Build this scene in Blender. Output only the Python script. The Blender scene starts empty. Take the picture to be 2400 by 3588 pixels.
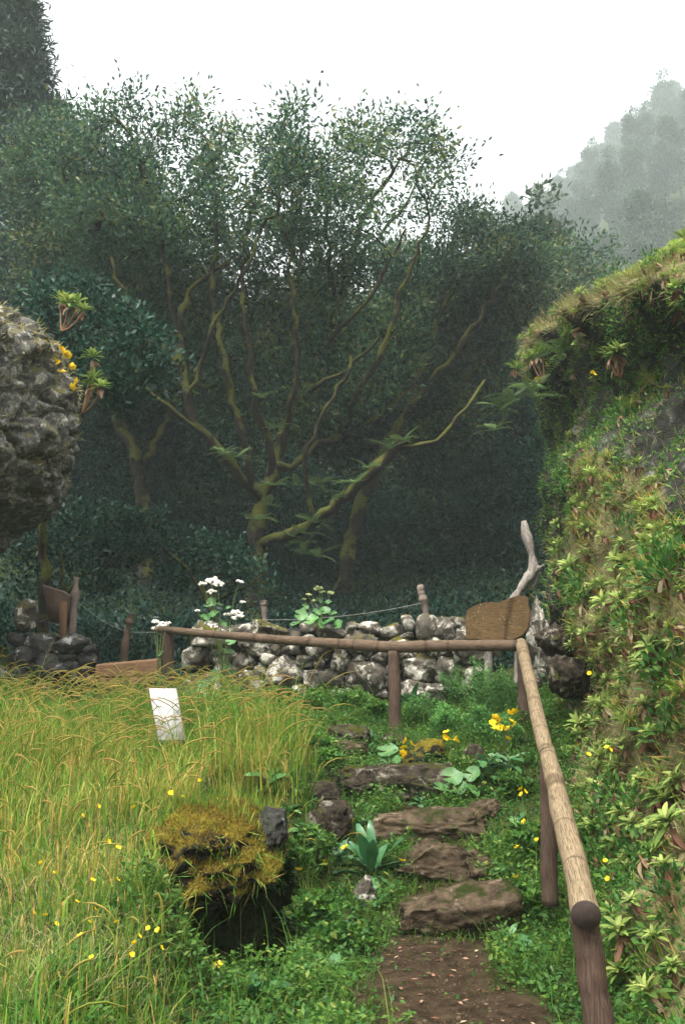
import bpy, bmesh, math, random
import numpy as np
from mathutils import Vector, Matrix

# ------------------------------------------------------------------ camera, sky, sun, exposure
SC = bpy.context.scene
C = SC.collection
PITCH = math.radians(10.0)
FPX = 3237.0                      # focal length in photograph pixels (photo 2400 x 3588)
EYE = Vector((0, 0, 1.6))
cam_d = bpy.data.cameras.new('camera')
cam = bpy.data.objects.new('camera', cam_d)
C.objects.link(cam)
cam.location = EYE
cam.rotation_euler = (math.pi / 2 + PITCH, 0, 0)
cam_d.sensor_fit = 'VERTICAL'
cam_d.angle = 2 * math.atan(1794 / FPX)
cam_d.clip_start = 0.05
cam_d.clip_end = 3000
SC.camera = cam

SUN_EL, SUN_AZ = math.radians(66), math.radians(205)     # behind the camera, a little to the left
world = bpy.data.worlds.new('World')
SC.world = world
world.use_nodes = True
wn, wl = world.node_tree.nodes, world.node_tree.links
wn.clear()
sky = wn.new('ShaderNodeTexSky')
sky.sky_type = 'NISHITA'
sky.sun_disc = False
sky.sun_elevation = SUN_EL
sky.sun_rotation = SUN_AZ
sky.air_density = 1.0
sky.dust_density = 6.0
sky.ozone_density = 1.0
hs = wn.new('ShaderNodeHueSaturation')                    # overcast: the cloud deck takes the blue out
hs.inputs['Saturation'].default_value = 0.12
bg = wn.new('ShaderNodeBackground')
bg.inputs['Strength'].default_value = 0.15
wo = wn.new('ShaderNodeOutputWorld')
wl.new(sky.outputs[0], hs.inputs['Color'])
wl.new(hs.outputs[0], bg.inputs['Color'])
wl.new(bg.outputs[0], wo.inputs['Surface'])

sd = bpy.data.lights.new('sun', 'SUN')
sd.energy = 1.5
sd.angle = math.radians(25)
sd.color = (1.0, 0.96, 0.88)
sun = bpy.data.objects.new('sun', sd)
C.objects.link(sun)
sun.location = (0, -10, 40)
sdir = Vector((math.sin(SUN_AZ) * math.cos(SUN_EL), math.cos(SUN_AZ) * math.cos(SUN_EL), math.sin(SUN_EL)))
sun.rotation_euler = (-sdir).to_track_quat('-Z', 'Y').to_euler()

SC.view_settings.view_transform = 'Standard'
SC.view_settings.look = 'None'
SC.view_settings.exposure = 1.85
SC.view_settings.gamma = 1.0
SC.view_settings.use_curve_mapping = False
cy = SC.cycles
cy.use_denoising = True
cy.max_bounces = 5
cy.diffuse_bounces = 3
cy.glossy_bounces = 2
cy.transmission_bounces = 3
cy.volume_bounces = 1
cy.use_adaptive_sampling = True
cy.adaptive_threshold = 0.02
cy.caustics_reflective = False
cy.caustics_refractive = False

RNG = np.random.default_rng(7)
random.seed(7)

# ------------------------------------------------------------------ helpers
def ray(u, v):
    dx = (np.asarray(u, float) - 1200) / FPX
    dy = (1794 - np.asarray(v, float)) / FPX
    return dx, math.cos(PITCH) - dy * math.sin(PITCH), math.sin(PITCH) + dy * math.cos(PITCH)

def P(u, v, Y):
    """world point that a photograph pixel shows at depth Y"""
    dx, fy, fz = ray(u, v)
    t = Y / fy
    return np.stack([dx * t, fy * t, 1.6 + fz * t], -1)

def px(n, Y):
    return n * Y / FPX

def vnoise(p):
    p = np.asarray(p, float)
    i = np.floor(p).astype(np.int64)
    f = p - i
    w = f * f * (3 - 2 * f)
    out = np.zeros(p.shape[:-1])
    for a in (0, 1):
        for b in (0, 1):
            for c in (0, 1):
                h = (i[..., 0] + a) * 374761393 + (i[..., 1] + b) * 668265263 + (i[..., 2] + c) * 2147483647
                h = h & 0xffffffff
                h = ((h ^ (h >> 13)) * 1274126177) & 0xffffffff
                h = ((h ^ (h >> 16)) * 2246822519) & 0xffffffff
                val = ((h ^ (h >> 15)) & 0xffff) / 65535.0
                out = out + val * (w[..., 0] if a else 1 - w[..., 0]) * (w[..., 1] if b else 1 - w[..., 1]) * (w[..., 2] if c else 1 - w[..., 2])
    return out * 2 - 1

def fbm(p, octv=4):
    p = np.asarray(p, float)
    s, a = 0, 1.0
    for k in range(octv):
        s = s + a * vnoise(p * (2.03 ** k) + 17.3 * k)
        a *= 0.5
    return s

def sstep(x, a, b):
    t = np.clip((np.asarray(x, float) - a) / (b - a), 0, 1)
    return t * t * (3 - 2 * t)

def norm(a):
    return a / np.maximum(np.linalg.norm(a, axis=-1, keepdims=True), 1e-9)

def make_mesh(name, verts, faces, mat=None, smooth=False, tint=None, attrs=None):
    """faces: list of integer arrays (n, k)"""
    me = bpy.data.meshes.new(name)
    verts = np.asarray(verts, np.float32)
    fl = [np.asarray(f, np.int32) for f in (faces if isinstance(faces, list) else [faces]) if len(f)]
    me.vertices.add(len(verts))
    me.vertices.foreach_set('co', verts.ravel())
    loops = np.concatenate([f.ravel() for f in fl])
    sizes = np.concatenate([np.full(len(f), f.shape[1], np.int32) for f in fl])
    starts = np.concatenate([[0], np.cumsum(sizes)[:-1]]).astype(np.int32)
    me.loops.add(len(loops))
    me.loops.foreach_set('vertex_index', loops)
    me.polygons.add(len(sizes))
    me.polygons.foreach_set('loop_start', starts)
    me.update(calc_edges=True)
    if smooth:
        me.polygons.foreach_set('use_smooth', np.ones(len(sizes), bool))
    if tint is not None:
        attrs = dict(attrs or {}, tint=tint)
    for k, v in (attrs or {}).items():
        at = me.attributes.new(k, 'FLOAT', 'POINT')
        at.data.foreach_set('value', np.asarray(v, np.float32))
    if mat:
        me.materials.append(mat)
    return me

def link(name, me, parent=None, loc=None, rot=None, scale=None):
    o = bpy.data.objects.new(name, me)
    C.objects.link(o)
    if parent is not None:
        o.parent = parent
    if loc is not None:
        o.location = [float(a) for a in loc]
    if rot is not None:
        o.rotation_euler = [float(a) for a in rot]
    if scale is not None:
        o.scale = (scale,) * 3 if np.isscalar(scale) else [float(a) for a in scale]
    return o

def tag(o, label=None, cat=None, group=None, kind=None):
    if label: o['label'] = label
    if cat: o['category'] = cat
    if group: o['group'] = group
    if kind: o['kind'] = kind
    return o

def empty(name, loc, label, cat, group=None, rz=0.0, scale=None):
    o = link(name, None, None, loc, (0, 0, rz), scale)
    o.empty_display_size = 0.1
    return tag(o, label, cat, group)

class MB:
    """collects pieces of one mesh"""
    def __init__(s):
        s.v, s.f, s.t, s.n = [], {}, [], 0
    def add(s, v, faces, tint=0.5):
        v = np.asarray(v, float)
        for f in (faces if isinstance(faces, list) else [faces]):
            f = np.asarray(f, np.int64)
            if len(f):
                s.f.setdefault(f.shape[1], []).append(f + s.n)
        s.v.append(v)
        s.t.append(np.broadcast_to(np.asarray(tint, float), (len(v),)) if np.ndim(tint) < 2 else tint)
        s.n += len(v)
        return s
    def mesh(s, name, mat, smooth=False):
        return make_mesh(name, np.concatenate(s.v), [np.concatenate(f) for f in s.f.values()], mat, smooth, np.concatenate(s.t))

def tube(pts, rad, sides=8, caps=True):
    pts = np.asarray(pts, float)
    n = len(pts)
    rad = np.broadcast_to(np.asarray(rad, float), (n,))
    tan = norm(np.gradient(pts, axis=0))
    ref = np.array([0.0, 0, 1]) if abs(tan[0, 2]) < 0.9 else np.array([1.0, 0, 0])
    vs = []
    a = np.arange(sides) * 2 * np.pi / sides
    for i in range(n):
        s = norm(np.cross(ref, tan[i]))
        up = np.cross(tan[i], s)
        ref = up
        vs.append(pts[i] + rad[i] * (np.cos(a)[:, None] * s + np.sin(a)[:, None] * up))
    v = np.concatenate(vs)
    i0 = (np.arange(n - 1)[:, None] * sides + np.arange(sides)[None]).ravel()
    i1 = (np.arange(n - 1)[:, None] * sides + (np.arange(sides)[None] + 1) % sides).ravel()
    f = [np.stack([i0, i1, i1 + sides, i0 + sides], 1)]
    if caps:
        f.append(np.array([list(range(sides - 1, -1, -1)), list(range((n - 1) * sides, n * sides))]))
    return v, f

def box(cx, cy, cz, sx, sy, sz):
    v = np.array([(x, y, z) for x in (-.5, .5) for y in (-.5, .5) for z in (-.5, .5)]) * (sx, sy, sz) + (cx, cy, cz)
    return v, np.array([(0, 1, 3, 2), (4, 6, 7, 5), (0, 4, 5, 1), (2, 3, 7, 6), (0, 2, 6, 4), (1, 5, 7, 3)])

def rhomb(cen, direc, nor, L, W, fold=0.15):
    """leaf quads: base, side, tip, side"""
    n = len(cen)
    direc = norm(direc)
    side = norm(np.cross(direc, nor))
    up = np.cross(side, direc)
    L = np.broadcast_to(L, (n,))[:, None]
    W = np.broadcast_to(W, (n,))[:, None]
    b = cen
    m = cen + direc * L * .45 + up * W * fold
    v = np.stack([b, m + side * W * .5, cen + direc * L, m - side * W * .5], 1).reshape(-1, 3)
    return v, np.arange(n * 4).reshape(n, 4)

def blades(base, head, h, lean, w, K=4, droop=0.35):
    """grass blades: base (n,3), heading angle, height, lean, width"""
    n = len(base)
    t = np.linspace(0, 1, K + 1)
    hx, hy = np.cos(head), np.sin(head)
    out = lean[:, None] * t[None] ** 2.0
    z = h[:, None] * (t[None] - np.asarray(droop).reshape(-1, 1) * t[None] ** 3)
    cx = base[:, 0, None] + hx[:, None] * out
    cyy = base[:, 1, None] + hy[:, None] * out
    cz = base[:, 2, None] + z
    ww = w[:, None] * (1 - 0.92 * t[None] ** 1.5) * .5
    tw = head + RNG.uniform(.6, 2.5, n)
    sx, sy = np.cos(tw)[:, None], np.sin(tw)[:, None]
    l = np.stack([cx - sx * ww, cyy - sy * ww, cz], -1)
    r = np.stack([cx + sx * ww, cyy + sy * ww, cz], -1)
    v = np.stack([l, r], 2).reshape(-1, 3)
    o = (np.arange(n) * (K + 1) * 2)[:, None] + (np.arange(K) * 2)[None]
    o = o.ravel()
    return v, np.stack([o, o + 1, o + 3, o + 2], 1)

def rdir(n):
    return norm(RNG.normal(size=(n, 3)))

# ------------------------------------------------------------------ materials
def new_mat(name):
    m = bpy.data.materials.new(name)
    m.use_nodes = True
    nt = m.node_tree
    nt.nodes.clear()
    out = nt.nodes.new('ShaderNodeOutputMaterial')
    b = nt.nodes.new('ShaderNodeBsdfPrincipled')
    nt.links.new(b.outputs[0], out.inputs['Surface'])
    return m, nt, b, out

def node(nt, t, **kw):
    n = nt.nodes.new(t)
    for k, v in kw.items():
        if k in n.inputs.keys():
            n.inputs[k].default_value = v
        else:
            setattr(n, k, v)
    return n

def ramp(nt, src, stops, interp='LINEAR'):
    r = nt.nodes.new('ShaderNodeValToRGB')
    r.color_ramp.interpolation = interp
    els = r.color_ramp.elements
    while len(els) < len(stops):
        els.new(0.5)
    for e, (p, c) in zip(els, stops):
        e.position = p
        e.color = tuple(c) + (1,) if len(c) == 3 else c
    nt.links.new(src, r.inputs['Fac'])
    return r

def mix(nt, fac, a, b, mode='MIX'):
    m = nt.nodes.new('ShaderNodeMix')
    m.data_type = 'RGBA'
    m.blend_type = mode
    for sock, val in ((0, fac), (6, a), (7, b)):
        if hasattr(val, 'is_output') or hasattr(val, 'links'):
            nt.links.new(val, m.inputs[sock])
        else:
            m.inputs[sock].default_value = val if sock == 0 else tuple(val) + (1,)
    return m.outputs[2]

def noise_n(nt, scale, detail=4, rough=.6, vec=None, dist=0.0):
    n = nt.nodes.new('ShaderNodeTexNoise')
    n.inputs['Scale'].default_value = scale
    n.inputs['Detail'].default_value = detail
    n.inputs['Roughness'].default_value = rough
    n.inputs['Distortion'].default_value = dist
    if vec is not None:
        nt.links.new(vec, n.inputs['Vector'])
    return n.outputs['Fac']

def obj_vec(nt, offs=True, scale=None):
    tc = nt.nodes.new('ShaderNodeTexCoord')
    v = tc.outputs['Object']
    if scale:
        mp = nt.nodes.new('ShaderNodeMapping')
        mp.inputs['Scale'].default_value = scale
        nt.links.new(v, mp.inputs['Vector'])
        v = mp.outputs[0]
    if offs:
        oi = nt.nodes.new('ShaderNodeObjectInfo')
        ad = nt.nodes.new('ShaderNodeVectorMath')
        ad.operation = 'MULTIPLY_ADD'
        nt.links.new(oi.outputs['Random'], ad.inputs[0])
        ad.inputs[1].default_value = (37, 53, 71)
        nt.links.new(v, ad.inputs[2])
        v = ad.outputs[0]
    return v

def bump(nt, b, h, strength=.5, dist=.02):
    bp = nt.nodes.new('ShaderNodeBump')
    bp.inputs['Strength'].default_value = strength
    bp.inputs['Distance'].default_value = dist
    nt.links.new(h, bp.inputs['Height'])
    nt.links.new(bp.outputs[0], b.inputs['Normal'])

def leaf_mat(name, stops, rough=.5, spec=.35, trans=.25, var=.25):
    m, nt, b, out = new_mat(name)
    at = node(nt, 'ShaderNodeAttribute', attribute_name='tint')
    r = ramp(nt, at.outputs['Fac'], stops)
    oi = nt.nodes.new('ShaderNodeObjectInfo')
    mr = node(nt, 'ShaderNodeMapRange')
    nt.links.new(oi.outputs['Random'], mr.inputs[0])
    mr.inputs[3].default_value = 1 - var
    mr.inputs[4].default_value = 1 + var
    hsv = nt.nodes.new('ShaderNodeHueSaturation')
    nt.links.new(mr.outputs[0], hsv.inputs['Value'])
    nt.links.new(r.outputs[0], hsv.inputs['Color'])
    nt.links.new(hsv.outputs[0], b.inputs['Base Color'])
    b.inputs['Roughness'].default_value = rough
    b.inputs['Specular IOR Level'].default_value = spec
    if trans > 0:
        tr = nt.nodes.new('ShaderNodeBsdfTranslucent')
        nt.links.new(hsv.outputs[0], tr.inputs['Color'])
        mx = nt.nodes.new('ShaderNodeMixShader')
        mx.inputs[0].default_value = trans
        nt.links.new(b.outputs[0], mx.inputs[1])
        nt.links.new(tr.outputs[0], mx.inputs[2])
        nt.links.new(mx.outputs[0], out.inputs['Surface'])
    return m

def rock_mat(name, dark, mid, lichen, lich_lo=.52, lich_hi=.6, scale=6, moss=None, moss_at=.6, bstr=.9):
    m, nt, b, out = new_mat(name)
    v = obj_vec(nt)
    n1 = noise_n(nt, scale * 1.2, 6, .65, v)
    base = ramp(nt, n1, [(.3, dark), (.7, mid)]).outputs[0]
    n2 = noise_n(nt, scale * .75, 7, .72, v, .6)
    lf = ramp(nt, n2, [(lich_lo, (0, 0, 0)), (lich_hi, (1, 1, 1))]).outputs[0]
    n4 = noise_n(nt, scale * 6, 3, .6, v)
    lcol = ramp(nt, n4, [(.35, tuple(.55 * c for c in lichen)), (.6, lichen)]).outputs[0]
    col = mix(nt, lf, base, lcol)
    if moss:
        geo = nt.nodes.new('ShaderNodeNewGeometry')
        sx = nt.nodes.new('ShaderNodeSeparateXYZ')
        nt.links.new(geo.outputs['Normal'], sx.inputs[0])
        n3 = noise_n(nt, scale * .5, 5, .6, v)
        ad = node(nt, 'ShaderNodeMath', operation='MULTIPLY_ADD')
        nt.links.new(sx.outputs['Z'], ad.inputs[0])
        ad.inputs[1].default_value = .18
        nt.links.new(n3, ad.inputs[2])
        mf = ramp(nt, ad.outputs[0], [(moss_at, (0, 0, 0)), (moss_at + .08, (1, 1, 1))]).outputs[0]
        mc = ramp(nt, n4, [(.3, tuple(.4 * c for c in moss)), (.7, moss)]).outputs[0]
        col = mix(nt, mf, col, mc)
    nt.links.new(col, b.inputs['Base Color'])
    b.inputs['Roughness'].default_value = .9
    b.inputs['Specular IOR Level'].default_value = .05
    hgt = mix(nt, .35, noise_n(nt, scale * 4.5, 9, .75, v), n2)
    bump(nt, b, hgt, bstr, .03)
    return m

def wood_mat(name, dark, light, axis_scale, streak=.5, speck=None):
    m, nt, b, out = new_mat(name)
    v = obj_vec(nt, True, axis_scale)
    v2 = obj_vec(nt, True)
    n1 = noise_n(nt, 6, 7, .68, v)
    n2 = noise_n(nt, 5, 5, .6, v2)
    col = ramp(nt, n1, [(.3, dark), (.62, light)]).outputs[0]
    g = ramp(nt, n2, [(.35, (.45, .45, .45)), (.65, (1, 1, 1))]).outputs[0]
    col = mix(nt, streak, col, g, 'MULTIPLY')
    if speck:
        n3 = noise_n(nt, 55, 3, .6, v2)
        sf = ramp(nt, n3, [(.62, (0, 0, 0)), (.66, (1, 1, 1))]).outputs[0]
        n5 = noise_n(nt, 4, 3, .6, v2)
        s2 = ramp(nt, n5, [(.45, (0, 0, 0)), (.6, (1, 1, 1))]).outputs[0]
        col = mix(nt, mix(nt, 1.0, sf, s2, 'MULTIPLY'), col, speck)
    nt.links.new(col, b.inputs['Base Color'])
    b.inputs['Roughness'].default_value = .75
    b.inputs['Specular IOR Level'].default_value = .25
    b.inputs['Specular IOR Level'].default_value = .12
    if axis_scale[0] < 5 and axis_scale[1] > 20:            # long cracks and branch rings of the rail logs
        ck = ramp(nt, noise_n(nt, 3.2, 2, .5, v), [(.475, (1, 1, 1)), (.497, (.22, .2, .18)), (.503, (.22, .2, .18)), (.525, (1, 1, 1))]).outputs[0]
        v3 = obj_vec(nt, True, (2.1, .35, .35))
        rg = ramp(nt, noise_n(nt, 1.0, 1, .4, v3), [(.475, (1, 1, 1)), (.495, (.45, .42, .4)), (.505, (.45, .42, .4)), (.525, (1, 1, 1))]).outputs[0]
        col = mix(nt, .8, mix(nt, .75, col, ck, 'MULTIPLY'), rg, 'MULTIPLY')
        nt.links.new(col, b.inputs['Base Color'])
    bump(nt, b, mix(nt, .6, n2, n1), .5, .015)
    return m

def plain_mat(name, col, rough=.6, var=0.0, scale=8, spec=.3, trans=0):
    m, nt, b, out = new_mat(name)
    v = obj_vec(nt)
    n = noise_n(nt, scale, 5, .65, v)
    c = ramp(nt, n, [(.25, tuple(x * (1 - var) for x in col)), (.7, col)]).outputs[0]
    nt.links.new(c, b.inputs['Base Color'])
    b.inputs['Roughness'].default_value = rough
    b.inputs['Specular IOR Level'].default_value = spec
    return m

M = {}
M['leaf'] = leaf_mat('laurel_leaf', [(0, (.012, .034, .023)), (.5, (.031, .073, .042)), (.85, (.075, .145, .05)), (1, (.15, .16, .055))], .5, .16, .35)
M['leaf_shaded'] = leaf_mat('shaded_laurel_leaf', [(0, (.004, .020, .014)), (.6, (.010, .046, .028)), (1, (.030, .085, .046))], .45, .16, .25)  # shade of the wood is put into this darker leaf colour
M['leaf_far'] = leaf_mat('far_leaf', [(0, (.02, .04, .025)), (1, (.06, .09, .045))], .6, .3, .15)
M['needle'] = leaf_mat('needle', [(0, (.012, .034, .026)), (1, (.035, .065, .042))], .55, .3, .1)
M['bark'] = rock_mat('mossy_bark', (.010, .009, .007), (.035, .028, .020), (.12, .12, .085), .62, .72, 4, (.095, .10, .024), .46, .6)
M['bark_far'] = plain_mat('dark_bark', (.04, .034, .028), .9, .5)
M['fern'] = leaf_mat('fern_leaf', [(0, (.05, .10, .03)), (1, (.12, .19, .06))], .55, .3, .3)
M['grass'] = leaf_mat('grass_blade', [(0, (.03, .12, .018)), (.4, (.085, .20, .024)), (.66, (.18, .27, .035)), (.83, (.34, .30, .06)), (1, (.46, .29, .09))], .55, .15, .4)
M['lowgrass'] = leaf_mat('low_grass_blade', [(0, (.03, .10, .018)), (.6, (.085, .20, .025)), (1, (.22, .28, .04))], .55, .15, .4)
M['herb'] = leaf_mat('herb_leaf', [(0, (.02, .075, .018)), (.5, (.055, .15, .026)), (.85, (.12, .22, .034)), (1, (.22, .26, .05))], .5, .2, .38)
M['feather'] = leaf_mat('feathery_leaf', [(0, (.04, .13, .035)), (.6, (.10, .25, .06)), (1, (.19, .34, .09))], .5, .2, .4)
M['rosette'] = leaf_mat('rosette_leaf', [(0, (.06, .12, .025)), (.45, (.14, .22, .045)), (.8, (.22, .29, .065)), (1, (.30, .34, .10))], .55, .2, .35, .3)
M['wither'] = leaf_mat('withered_leaf', [(0, (.10, .04, .02)), (.4, (.20, .085, .05)), (.7, (.30, .17, .11)), (1, (.36, .29, .18))], .65, .25, .2, .2)
M['bigleaf'] = leaf_mat('big_leaf', [(0, (.035, .12, .035)), (.6, (.075, .185, .05)), (1, (.14, .26, .07))], .42, .45, .22, .15)
M['dock'] = leaf_mat('dock_leaf', [(0, (.03, .11, .04)), (.6, (.06, .17, .06)), (1, (.14, .24, .12))], .38, .5, .2, .2)
M['stem'] = leaf_mat('stem', [(0, (.06, .11, .03)), (1, (.14, .17, .05))], .6, .3, 0)
M['redstem'] = plain_mat('woody_stem', (.20, .10, .05), .8, .5)
M['petal'] = leaf_mat('yellow_petal', [(0, (.75, .48, .01)), (1, (.85, .66, .02))], .45, .3, .25, .08)
M['white'] = leaf_mat('white_floret', [(0, (.55, .48, .36)), (.5, (.75, .70, .62)), (1, (.85, .82, .76))], .7, .2, .2, .05)
M['bud'] = leaf_mat('green_bud', [(0, (.14, .20, .06)), (1, (.34, .36, .14))], .6, .3, .2)
M['drygrass'] = leaf_mat('dry_grass', [(0, (.12, .095, .04)), (.5, (.27, .235, .105)), (.8, (.38, .34, .17)), (1, (.17, .21, .06))], .7, .15, .3)
M['moss'] = leaf_mat('moss_tuft', [(0, (.08, .045, .010)), (.5, (.17, .12, .016)), (1, (.30, .25, .035))], .8, .15, .2)
M['wallstone'] = rock_mat('lichen_stone', (.022, .019, .015), (.115, .10, .078), (.55, .51, .43), .495, .585, 6.5, (.12, .11, .02), .68)
M['stepstone'] = rock_mat('step_stone', (.016, .011, .007), (.125, .090, .058), (.25, .195, .13), .56, .66, 9, (.035, .045, .012), .66, 1.0)
M['edgestone'] = rock_mat('edging_stone', (.010, .008, .006), (.07, .055, .04), (.27, .24, .19), .56, .64, 10, (.06, .065, .014), .66, 1.0)
M['greyrock'] = rock_mat('grey_lichen_rock', (.016, .016, .015), (.07, .066, .06), (.42, .41, .39), .57, .66, 8, (.12, .11, .025), .72)
M['mossrock'] = rock_mat('moss_rock', (.010, .009, .007), (.035, .03, .022), (.12, .12, .09), .64, .72, 6, (.15, .12, .015), .50, .9)
M['cliffrock'] = rock_mat('cliff_rock', (.025, .024, .021), (.15, .145, .125), (.44, .42, .37), .50, .62, 12, (.17, .15, .05), .60, 1.0)
M['core'] = plain_mat('dark_core', (.018, .015, .012), .95, .5)
M['rail'] = wood_mat('weathered_rail', (.055, .038, .024), (.30, .225, .135), (1.6, 26, 26), .35)
M['rail_dark'] = wood_mat('dark_rail', (.032, .021, .014), (.155, .105, .068), (1.6, 26, 26), .4)
M['endgrain'] = plain_mat('end_grain', (.05, .035, .028), .85, .5, 40)
M['post'] = wood_mat('dark_post', (.030, .019, .014), (.115, .075, .055), (26, 26, 1.6), .4)
M['greypost'] = wood_mat('grey_post', (.07, .055, .045), (.26, .20, .165), (26, 26, 1.6), .4)
M['palewood'] = wood_mat('pale_bark', (.09, .075, .06), (.34, .30, .26), (9, 9, 3), .6)
M['signwood'] = wood_mat('sign_wood', (.085, .05, .022), (.16, .10, .045), (1.5, 24, 20), .55, (.42, .36, .2))
M['plank'] = wood_mat('plank', (.07, .038, .02), (.16, .09, .05), (2, 20, 20), .3)
M['board'] = plain_mat('white_board', (.40, .37, .355), .7, .45, 14)
M['boardedge'] = plain_mat('board_edge', (.16, .13, .11), .7, .4)
M['wire'] = plain_mat('wire', (.24, .23, .2), .5, .2)

# ------------------------------------------------------------------ terrain
def itp(x, pts):
    a = np.array(pts, float)
    return np.interp(x, a[:, 0], a[:, 1])

CEN = [(-400, 0), (6.1, 0), (6.3, .10), (6.6, .15), (6.75, .28), (7.15, .34), (7.35, .46), (8.05, .56), (8.25, .70), (8.75, .78),
       (8.95, .90), (9.5, 1.02), (10.5, 1.15), (11.5, 1.3), (13, 1.5), (20, 2.5), (25, 4), (35, 9), (50, 16), (100, 30), (160, 48), (300, 99), (470, 125)]
LEF = [(-400, 0), (2, .12), (4, .28), (5.2, .5), (6.2, .74), (7.5, .86), (9, 1.05), (10.5, 1.2), (12, 1.32), (14, 1.6), (20, 2.6), (25, 4), (35, 9), (50, 16), (100, 30), (160, 48), (300, 99), (470, 125)]
XED = [(3, -.98), (5.2, -.82), (5.6, -.78), (6.1, -.6), (6.4, -.34), (7, -.22), (8, -.12), (10, -.1)]

def ground_z(x, y):
    x = np.asarray(x, float)
    y = np.asarray(y, float)
    w = sstep(x, itp(y, XED) - .22, itp(y, XED) + .2)
    z = itp(y, LEF) * (1 - w) + itp(y, CEN) * w
    near = 1 - sstep(y, 12, 20)
    z = z + .22 * np.clip(x - 1.15, 0, 3) * near
    z = z + .30 * np.clip(-3.2 - x, 0, 6) * near
    far = sstep(y, 20, 40)
    z = z + far * (np.clip(x - 8, 0, 90) * .8 * sstep(y, 60, 190) + np.clip(-5 - x, 0, 80) * .55)
    z = z - 1.25 * np.exp(-(((x + .64) / .28) ** 4 + ((y - 6.2) / .74) ** 6))          # the hollow under the mossy rock
    p = np.stack([x, y, np.zeros_like(x)], -1)
    z = z + .035 * fbm(p * 1.7, 3) * sstep(np.abs(x - .6), .1, .8) + .018 * fbm(p * 6.0, 2) + .6 * far * fbm(p * .12, 3)
    return z

def soil_mask(x, y):
    xc = itp(y, [(3, .55), (5, .52), (5.8, .6), (6.4, .74), (7, .72), (8, .55), (9, .5)])
    hw = itp(y, [(3, .42), (5.3, .38), (6, .32), (6.5, .26), (7, .24), (8, .12), (9, .0)])
    p = np.stack([x, y, np.zeros_like(x)], -1)
    d = np.abs(x - xc) - hw + .16 * fbm(p * 3.1, 3)
    m = 1 - sstep(d, -.12, .08)
    return m * (1 - sstep(y, 8.4, 9.2))

def axis(parts):
    out = []
    for a, b, st in parts:
        out.append(np.arange(a, b, st))
    return np.unique(np.round(np.concatenate(out), 4))

gx = axis([(-300, -40, 20), (-40, -8, 2), (-8, -3, .4), (-3, 2.6, .045), (2.6, 8, .5), (8, 50, 3), (50, 301, 20)])
gy = axis([(-200, -2, 12), (-2, 3, .5), (3, 11.6, .05), (11.6, 24, .6), (24, 70, 3), (70, 455, 11)])
X, Y = np.meshgrid(gx, gy)
Z = ground_z(X, Y)
gv = np.stack([X, Y, Z], -1).reshape(-1, 3)
nx, ny = len(gx), len(gy)
ii = (np.arange(ny - 1)[:, None] * nx + np.arange(nx - 1)[None]).ravel()
gf = np.stack([ii, ii + 1, ii + 1 + nx, ii + nx], 1)

m, nt, b, out = new_mat('ground')
v = obj_vec(nt, False)
at = node(nt, 'ShaderNodeAttribute', attribute_name='soil')
n1 = noise_n(nt, 9, 6, .7, v)
n2 = noise_n(nt, 60, 4, .6, v)
soil = ramp(nt, n1, [(.3, (.010, .007, .004)), (.5, (.036, .024, .014)), (.72, (.072, .050, .030))]).outputs[0]
soil = mix(nt, .45, soil, ramp(nt, n2, [(.3, (.4, .4, .4)), (.65, (1, 1, 1))]).outputs[0], 'MULTIPLY')
turf = ramp(nt, n1, [(.3, (.018, .022, .008)), (.6, (.04, .055, .014)), (.8, (.07, .06, .022))]).outputs[0]
nt.links.new(mix(nt, at.outputs['Fac'], turf, soil), b.inputs['Base Color'])
b.inputs['Roughness'].default_value = .85
b.inputs['Specular IOR Level'].default_value = .05
bump(nt, b, mix(nt, .4, n1, n2), .8, .03)
M['ground'] = m
gme = make_mesh('ground', gv, gf, m, True, None, {'soil': soil_mask(gv[:, 0], gv[:, 1])})
tag(link('ground', gme), kind='structure')

# right-hand hillside: a steep sheet that leans over towards its crest
TOE = [(0, .9), (2.5, 1.12), (4, 1.3), (6.5, 1.60), (8, 1.86), (9.5, 2.16), (10.5, 2.48), (11.5, 2.85), (12.5, 3.15), (14, 3.5), (16, 4.0), (18, 5.0), (20, 6.4), (23, 9), (27, 14)]
KSL = [(0, .38), (5, .36), (6.5, .32), (8, .26), (9.5, .16), (11, .06), (12.5, -.03), (14, -.07), (16, -.14), (18, -.05), (20, .2)]
HCR = [(0, 2.0), (4, 3.4), (6, 4.2), (7.5, 4.7), (10, 4.95), (12.5, 5.2), (15, 5.1), (18, 5), (27, 4.5)]

def hill(Yv, s):
    Yv = np.asarray(Yv, float)
    s = np.asarray(s, float)
    hc = itp(Yv, HCR)
    f = np.minimum(s, hc)
    top = np.maximum(s - hc, 0)
    h = f + top * .52
    off = itp(Yv, KSL) * f + top * .92
    act = sstep(Yv, 5.5, 7.5) * (1 - sstep(Yv, 13.5, 16))
    off = off + act * (.62 * np.exp(-((h - hc + 1.05) / .70) ** 2) - .12 * np.exp(-((h - hc + .1) / .35) ** 2))
    base = itp(Yv, CEN)
    z = base - .12 + h
    p = np.stack([off * .5, Yv, z], -1)
    low = sstep(h, 0, .8)
    n = .26 * fbm(p * .75 + 5.2, 3) * low + .10 * fbm(p * 2.3 + 9.1, 3) + .035 * fbm(p * 7.0, 2)
    x = itp(Yv, TOE) + off + n
    z = z + .08 * fbm(p * 1.3 + 31, 2) * low
    yy = Yv + .12 * fbm(p * 1.6 + 71, 2)
    return np.stack([x, yy, z], -1)

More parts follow.
